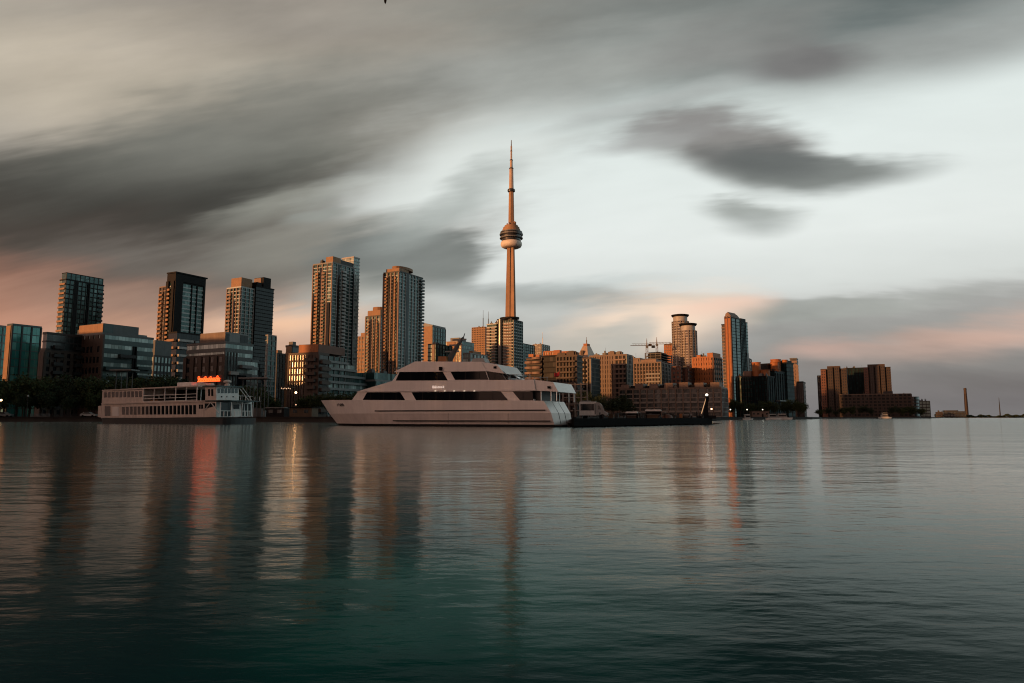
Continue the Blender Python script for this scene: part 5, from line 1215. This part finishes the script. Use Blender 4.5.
def kiosk(px, w, top, Y, label, canopy, body, depth=2.4, th=-14):
    p = at(px, 417, Y); k = Y / F; W = w * k; H = at(px, top, Y).z - PZ
    r = thing('kiosk', label, 'kiosk', (p.x, Y, PZ), R(th))
    MB().box(-W * .5, W * .5, -depth / 2, depth / 2, H - .28, H - .06).box(-W * .46, W * .46, -depth * .45, depth * .45, H - .06, H).build('canopy', M[canopy], r)
    for x in (-W * .44, W * .44):
        for y in (-depth * .42, depth * .42): MB().box(x - .06, x + .06, y - .06, y + .06, 0, H - .28).build('post', M['timber'], r)
    MB().box(-W * .40, W * .40, -depth * .3, -depth * .25, 0, H * .45).build('counter', M[body], r); MB().box(-W * .43, W * .43, -depth * .38, -depth * .18, H * .45, H * .45 + .06).build('counter_top', M['palegrey'], r)
    MB().box(-W * .42, W * .42, depth * .25, depth * .3, 0, H * .8).build('back_wall', M['dark'], r)
    for i in range(3): x = (-.28 + .25 * i) * W; h = random.uniform(.3, .6); MB().box(x, x + W * .16, -.2, .25, 0, H * h).build('stacked_box', M[random.choice(('wood', 'grey', 'brown'))], r, (0, .1, 0))
kiosk(632, 11.5, 411.6, 116, 'small pier kiosk under a pale canopy, next to the dark trees', 'creamwhite', 'brown')
kiosk(653.5, 15.5, 409.6, 117, 'larger pier kiosk with a wide pinkish-white canopy', 'creamwhite', 'wood')
kiosk(687.5, 9.5, 414.0, 121, 'low pier kiosk with a grey roof near the lit boom', 'palegrey', 'char')
def tarp_boat():
    p = at(667.5, 417, 116); r = thing('dinghy', 'upturned reddish dinghy lying on the pier between two kiosks', 'dinghy', (p.x, 116, PZ), R(20))
    vs = []; fs = []; n, m = 12, 9
    for i in range(n + 1):
        t = i / n; x = -1.1 + 2.2 * t; w = .62 * (1 - abs(2 * t - 1) ** 2.5) + .02; h = .72 * (1 - abs(2 * t - 1) ** 3) + .05
        for j in range(m): a = math.pi * j / (m - 1); vs.append((x, -math.cos(a) * w, math.sin(a) ** .8 * h))
    for i in range(n):
        for j in range(m - 1): a = i * m + j; fs.append((a, a + m, a + m + 1, a + 1))
    MB().add(vs, fs).build('hull', M['redbrick'], r, smooth=True); MB().box(-1.0, 1.0, -.03, .03, .70, .79).build('keel', M['timber'], r)
tarp_boat()
def boom():
    p0 = at(702.5, 417, 121); p1 = at(707, 396, 121)
    r = thing('loading_boom', 'leaning dark boom at the end of the pier with a lit lamp at its tip', 'boom', (p0.x, 121, PZ))
    dx, dz = p1.x - p0.x, p1.z - PZ
    MB().slab([(-.1, 0), (1.0, 0), (.95, dz * .5), (dx + .30, dz * .92), (dx + .05, dz), (dx - .12, dz)], -.25, .25).build('arm', M['dark'], r)
    MB().slab([(-.19, .9), (-.11, .9), (dx - .14, dz * .9), (dx - .20, dz * .9)], -.10, .10).build('lit_edge', M['boomglow'], r)  # bright edge of the boom made by the material's emission
    MB().lathe([(.08, 0), (.22, .08), (.26, .22), (.18, .38), (.06, .42)], 14).build('lamp', M['lampwhite'], r, (dx - .02, 0, dz)); MB().box(-.8, 2.2, -.8, .8, 0, .55).build('base', M['dark'], r)
M['boomglow'] = lamp_mat('lit strip', (1.0, 0.60, 0.30), .55)
boom()
def clutter():
    rnd = random.Random(21)
    def spot(px, Y): p = at(px, 417, Y); return (p.x, Y, PZ)
    for px, Y, w, h, mt, lab in ((611, 114, .8, .7, 'wood', 'wooden crate on the pier just right of the white camper'), (643, 118, .7, .9, 'grey', 'grey crate on the pier between the two canopied kiosks'), (676, 118, .9, .6, 'brown', 'brown crate on the pier right of the upturned dinghy')):
        r = thing('crate', lab, 'crate', spot(px, Y), rnd.uniform(-.4, .4))
        MB().box(-w / 2, w / 2, -w / 2, w / 2, .08, h).build('box', M[mt], r); MB().box(-w / 2 - .03, w / 2 + .03, -w / 2 - .03, w / 2 + .03, h, h + .06).build('lid', M[mt], r); MB().box(-w * .4, w * .4, -w * .4, w * .4, 0, .08).build('skid', M['timber'], r)
    for px, Y, mt, lab in ((617, 113, 'darksteel', 'dark steel drum on the pier left of the small kiosk'), (681, 119.5, 'rust', 'orange steel drum on the pier left of the grey-roofed kiosk')):
        r = thing('drum', lab, 'drum', spot(px, Y)); MB().lathe([(.29, 0), (.30, .03), (.29, .06), (.29, .28), (.31, .30), (.29, .32), (.29, .58), (.31, .60), (.29, .62), (.29, .86), (.30, .88)], 20).build('barrel', M[mt], r); MB().lathe([(.05, .88), (.05, .91)], 8).build('bung', M['steel'], r)
    for px, Y, top in ((574, 90, 409), (600, 100, 413), (640, 106, 413.2), (665, 110, 412.8), (690, 116, 413.4), (697, 117, 411.5)):
        p = at(px, top, Y); r = thing('mooring_post', 'thin dark mooring post standing along the outer edge of the pier', 'post', spot(px, Y), 0, 'mooring posts on the pier')
        MB().ring([(0, 0, 0), (0, 0, p.z - PZ)], [.09, .07], 8).build('shaft', M['timber'], r); MB().lathe([(.11, 0), (.12, .08), (.05, .14)], 10).build('cap', M['palegrey'], r, (0, 0, p.z - PZ))
clutter()
def rail_run(label, px0, px1, Y, n, hgt, mat, z=PZ, name='railing'):
    a, b = at(px0, 417, Y), at(px1, 417, Y); r = thing(name, label, 'railing', (a.x, Y, z)); L = b.x - a.x
    MB().box(0, L, -.03, .03, hgt - .06, hgt).build('top_rail', M[mat], r); MB().box(0, L, -.03, .03, .15, .2).build('bottom_rail', M[mat], r)
    o = None
    for i in range(n + 1):
        x = L * i / n
        if o is None: o = MB().box(-.05, .05, -.05, .05, 0, hgt + .03).build('post', M[mat], r, (x, 0, 0))
        else: again(o, (x, 0, 0), r)
rail_run('thin dark railing along the far side of the pier', 574, 704, 128, 22, 1.05, 'grey')
rail_run('pale picket railing on the left quay near the unlit globe lamp', 30, 49, 206, 16, 1.0, 'palegrey', GZ)
rail_run('dark low railing on the left quay between the globe lamp and the parked car', 50, 80, 206, 12, .9, 'char', GZ)
def scaffold():
    p = at(572, 417, 190); r = thing('landing_frame', 'open steel landing frame rising behind the stern of the yacht', 'frame', (p.x - 2.6, 190, GZ), R(-10))
    H = at(572, 383, 190).z - GZ
    for i in range(5):
        for y in (0, 3): MB().box(-.10, .10, -.10, .10, 0, H).build('upright', M['concrete'], r, (i * 1.7, y, 0))
    for i in range(5):
        for y in (0, 3): MB().box(-.09, 6.9, -.07, .07, -.09, .09).build('crossbar', M['concrete'], r, (0, y - .18, H * (i + 1) / 5.2))
    MB().box(0, 6.8, .2, 2.8, H * .38, H * .38 + .15).build('platform', M['timber'], r)
scaffold()
def street_lamp(px, py, Y, label, lit=None, z=GZ, group=None, low=False):
    p = at(px, py, Y); H = p.z - z
    r = thing('street_lamp', label, 'lamp', (p.x, Y, z), 0, group)
    MB().ring([(0, 0, 0), (0, 0, .5), (0, 0, .52), (0, 0, H - .25)], [.13, .12, .07, .05], 8).build('pole', M['darksteel'], r)
    g = .30 if Y < 250 else .34
    gl = MB().lathe([(.05, -g), (g * .8, -g * .6), (g, 0), (g * .8, g * .6), (.05, g)], 16).build('globe', M[lit] if lit else M['white'], r, (0, 0, H), smooth=True)
    MB().lathe([(g * .5, 0), (.03, g * .5)], 12).build('cap', M['darksteel'], gl, (0, 0, g))
    if low: MB().lathe([(.05, -.14), (.16, 0), (.05, .14)], 12).build('lower_lamp', M['lampwarmdim'], r, (.16, -.1, H * .5))
M['lampwarmdim'] = lamp_mat('dim lamp', (1.0, 0.6, 0.35), 2.0)
M['lampquay'] = lamp_mat('quay lamp', (1.0, 0.50, 0.22), 13.0)
street_lamp(295.8, 392.6, 194, 'brightly lit quay lamp left of the yacht bow, a smaller light below it', 'lampquay', low=True)
street_lamp(27.8, 396.0, 204, 'unlit pale globe lamp on the dark left shore', None)
street_lamp(.8, 400.2, 204, 'warm lit lamp at the left edge of the view', 'lampwarm')
for px, Y in ((730.5, 372), (747.2, 385), (762.7, 402)): street_lamp(px, 409.6, Y, 'small lit lamp among the black trees right of the pier', 'lampwhite', group='lamps among the black trees')
street_lamp(711.6, 409, 320, 'small lit lamp at the foot of the warehouse, beyond the end of the pier', 'lampwarm')
def canopy(px0, px1, py, Y, label, name='canopy_shelter', cols=3, mat='palegrey'):
    a, b = at(px0, py, Y), at(px1, py, Y); H = a.z - GZ; L = b.x - a.x
    r = thing(name, label, 'shelter', (a.x, Y, GZ), R(-6))
    MB().box(0, L, -2, 2, H - .35, H).build('roof', M[mat], r); MB().box(.4, L - .4, -1.6, 1.6, H - .55, H - .352).build('soffit', M['char'], r)
    for i in range(cols):
        for y in (-1.2, 1.2): MB().ring([(L * (i + .5) / cols, y, 0), (L * (i + .5) / cols, y, H - .55)], [.14, .12], 8).build('column', M['grey'], r)
    MB().box(L * .2, L * .75, -.6, .6, 0, 2.6).build('kiosk_wall', M['grey'], r)
canopy(114, 137, 369.8, 206, 'pale flat-roofed shelter showing above the trees in front of the left mid-rise', cols=2)
canopy(241.5, 272, 377.8, 205, 'thin white-roofed shelter on columns right of the paddle steamer', cols=4)
def quay_shed(px0, px1, top, Y, label, wall, roof, flat=True, name='quay_shed'):
    a, b = at(px0, 417, Y), at(px1, 417, Y); H = at(px0, top, Y).z - GZ; L = b.x - a.x
    r = thing(name, label, 'shed', (a.x, Y, GZ), R(-4))
    MB().box(0, L, 0, 5, 0, H - .25).build('wall', M[wall], r); MB().box(-.3, L + .3, -.4, 5.3, H - .25, H).build('roof', M[roof], r)
    n = max(2, int(L / 2.2))
    for i in range(n):
        if i % 3 == 2: MB().box(-.45, .45, -.05, .2, 0, 2.0).build('door', M['dark'], r, (L * (i + .5) / n, 0, 0))
        else: MB().box(-.6, .6, -.05, .2, 0, .9).build('window', M['g_dark'], r, (L * (i + .5) / n, 0, H * .42))
quay_shed(289, 312, 407, 186, 'long tan quayside shed behind the bow of the yacht', 'wood', 'timber')
quay_shed(266, 284, 407.3, 192, 'low quayside shed with a pale teal roof, left of the tan shed', 'dark', 'palegrey')
quay_shed(752, 769, 411.0, 396, 'beige boathouse with dark openings in front of the stepped complex', 'pink', 'tan')
def lit_terrace():
    a = at(281, 417, 222); r = thing('cafe_terrace', 'small cafe terrace under a canopy strung with warm lights', 'terrace', (a.x, 222, GZ))
    H = at(281, 387, 222).z - GZ; L = 3.4
    MB().box(-.2, L + .2, -1.5, 1.5, H - .2, H).build('canopy', M['wood'], r); MB().box(0, L, -1.3, 1.3, 0, 3).build('cafe_wall', M['brown'], r)
    for x in (0, L): MB().box(x - .07, x + .07, -1.4, -1.26, 0, H - .2).build('post', M['timber'], r)
    for i in range(6): MB().lathe([(.04, -.12), (.15, 0), (.04, .12)], 10).build('string_lamp', M['lampwarmdim'], r, (L * (i + .5) / 6, -1.6, H - .45 - .2 * (i % 2)))
lit_terrace()
def car(px, top, Y, label, mat, th, z=GZ):
    p = at(px, 417, Y); r = thing('parked_car', label, 'car', (p.x, Y, z), R(th))
    MB().slab([(-2.15, .35), (2.15, .35), (2.2, .7), (2.05, .92), (.95, 1.02), (.35, 1.5), (-1.0, 1.52), (-1.75, 1.05), (-2.15, .95)], -.86, .86).build('body', M[mat], r)
    MB().slab([(.80, 1.03), (.30, 1.42), (-.95, 1.43), (-1.45, 1.05)], -.88, .88).build('window', M['g_black'], r)
    for x in (-1.35, 1.35):
        for y in (-.9, .68):
            k = 14; vs = [(x + .32 * math.cos(2 * math.pi * j / k), y + s_, .32 + .32 * math.sin(2 * math.pi * j / k)) for s_ in (0, .22) for j in range(k)]
            MB().add(vs, [tuple(range(k)), tuple(reversed(range(k, 2 * k)))] + [(j, k + j, k + (j + 1) % k, (j + 1) % k) for j in range(k)]).build('wheel', M['rubber'], r)
    for y in (-.6, .6): MB().box(2.12, 2.2, y - .15, y + .15, .66, .82).build('headlight', M['white'], r)
car(88.5, 410, 207, 'pale car parked on the left quay just left of the paddle steamer', 'white', 8)
car(4, 411, 205.5, 'whitish car parked at the left edge of the quay under the lit lamp', 'palegrey', 4)
def motorboat(px, Y, L, label, th, decks=1, name='motorboat'):
    p = at(px, 417, Y); r = thing(name, label, 'boat', (p.x, Y, 0), R(th))
    n = 10; rows = []
    for z, k in ((-.4, .55), (.3, .85), (1.2 * L / 10, 1.0)):
        rows.append((z, [(-L / 2 + L * i / n + (z * .5 if i == n else 0), L * .15 * k * (1 - max(0, (i / n - .5) * 2) ** 2.2)) for i in range(n + 1)]))
    vs = []; fs = []; m = 2 * (n + 1)
    for z, pts in rows: vs += [(x, -max(w, .02), z) for x, w in pts] + [(x, max(w, .02), z) for x, w in reversed(pts)]
    for a in range(2):
        for j in range(m): fs.append((a * m + j, a * m + (j + 1) % m, (a + 1) * m + (j + 1) % m, (a + 1) * m + j))
    fs.append(tuple(range(2 * m, 3 * m))); MB().add(vs, fs).build('hull', M['creamwhite'], r)
    z = 1.2 * L / 10
    for d in range(decks):
        s_ = 1 - .25 * d; h = 1.9 * max(1, L / 12)
        MB().slab([(-L * .34 * s_, z), (L * .22 * s_, z), (L * .12 * s_, z + h), (-L * .32 * s_, z + h)], -L * .11 * s_, L * .11 * s_).build('cabin', M['white'], r); MB().slab([(-L * .30 * s_, z + h * .35), (L * .16 * s_, z + h * .35), (L * .12 * s_, z + h * .8), (-L * .30 * s_, z + h * .8)], -L * .112 * s_, L * .112 * s_).build('cabin_window', M['g_black'], r)
        MB().box(-L * .36 * s_, L * .18 * s_, -L * .125 * s_, L * .125 * s_, z + h, z + h + .12).build('cabin_roof', M['creamwhite'], r); z += h + .12
    MB().ring([(-L * .05, 0, z), (-L * .08, 0, z + L * .2)], [.07, .03], 5).build('mast', M['darksteel'], r)
motorboat(773.5, 366, 8, 'white motorboat with dark cabin windows moored beside the beige boathouse', 4)
motorboat(783.5, 374, 9, 'larger white motorboat at the right end of the row near the beige boathouse', -8)
motorboat(748, 350, 5.5, 'small pale boat moored left of the beige boathouse', 14)
motorboat(885.5, 716, 13, 'white two-deck yacht in front of the far brown waterfront flats', 5, 2, 'motor_yacht')
def bird():
    p = at(385.3, -1.6, 30); r = thing('bird', 'black bird in flight at the top edge of the sky, mostly out of view', 'bird', p)
    vs = []; fs = []; k = 8; st = [(-.26, .012, .03), (-.18, .05, .02), (-.06, .065, .05), (.06, .06, .055), (.16, .035, .04), (.22, .03, .03), (.27, .008, .008)]
    for x, w, h in st:
        for j in range(k): t = 2 * math.pi * j / k; vs.append((w * math.cos(t), h * math.sin(t), x))
    for i in range(len(st) - 1):
        for j in range(k): fs.append((i * k + j, i * k + (j + 1) % k, (i + 1) * k + (j + 1) % k, (i + 1) * k + j))
    fs += [tuple(reversed(range(k))), tuple((len(st) - 1) * k + j for j in range(k))]
    for s_ in (-1, 1):
        w = [(s_ * .04, .0, .10), (s_ * .28, -.10, .20), (s_ * .58, -.05, .06), (s_ * .30, -.08, .04), (s_ * .04, .0, -.06)]
        o = len(vs); vs += w + [(x, y + .015, z) for x, y, z in w]; fs += [(o, o + 1, o + 2, o + 3, o + 4), (o + 9, o + 8, o + 7, o + 6, o + 5)] + [(o + i, o + (i + 1) % 5, o + 5 + (i + 1) % 5, o + 5 + i) for i in range(5)]
    MB().add(vs, fs).build('body', M['rubber'], r)
bird()
# ------------------------------------------------------------------ unseen blocks put west of the view to shade boats, quays and low fronts
def silos():  # length, height and angle of the row set for the shade it casts
    r = thing('grain_silos', 'row of old concrete grain silos beyond the left edge of the view', 'silo', (-250, 27, 0), R(SHADE_ROT))
    MB().box(-106, 106, -9, 9, -2, 1.2).build('quay_block', M['quaywall'], r)
    o = None
    for i in range(24):
        loc = (-99 + i * 8.6, 0, 1.2)
        if o is None: o = MB().lathe([(4.29, 0), (4.29, SILO_H)], 20).build('silo_drum', M['concrete'], r, loc)
        else: again(o, loc, r)
    MB().box(-104, 104, -3, 3, SILO_H + 1.2, SILO_H + 4).build('conveyor_gallery', M['concrete'], r)
SILO_H = 32.0
SHADE_ROT = 125.0
silos()
def shade_block():  # added outside the view so its shade falls on the left mid-rises
    r = thing('apartment_block', 'long plain apartment slab further west, out beyond the left edge of the view', 'building', (-270, 180, GZ), R(SHADE_ROT))
    MB().box(-36, 36, -8, 8, 0, 44).build('wall', M['tan'], r)
    o = MB().box(-36.3, 36.3, -8.3, 8.3, 0, .8).build('floor_slab', M['concrete'], r, (0, 0, 2))
    for i in range(1, 14): again(o, (0, 0, 3 * i + 2), r)
shade_block()
def shade_tower():  # invented tower, tall enough to put the warehouse in shade
    r = thing('condominium_tower', 'plain balconied tower behind the grain silos, beyond the left edge of the view', 'tower', (-302, 80, GZ), R(SHADE_ROT))
    MB().box(-21, 21, -9, 9, 0, 56).build('wall', M['grey'], r)
    o = MB().box(-21.4, 21.4, -9.4, 9.4, 0, .9).build('floor_slab', M['concrete'], r, (0, 0, 2))
    for i in range(1, 18): again(o, (0, 0, 3 * i + 2), r)
shade_tower()
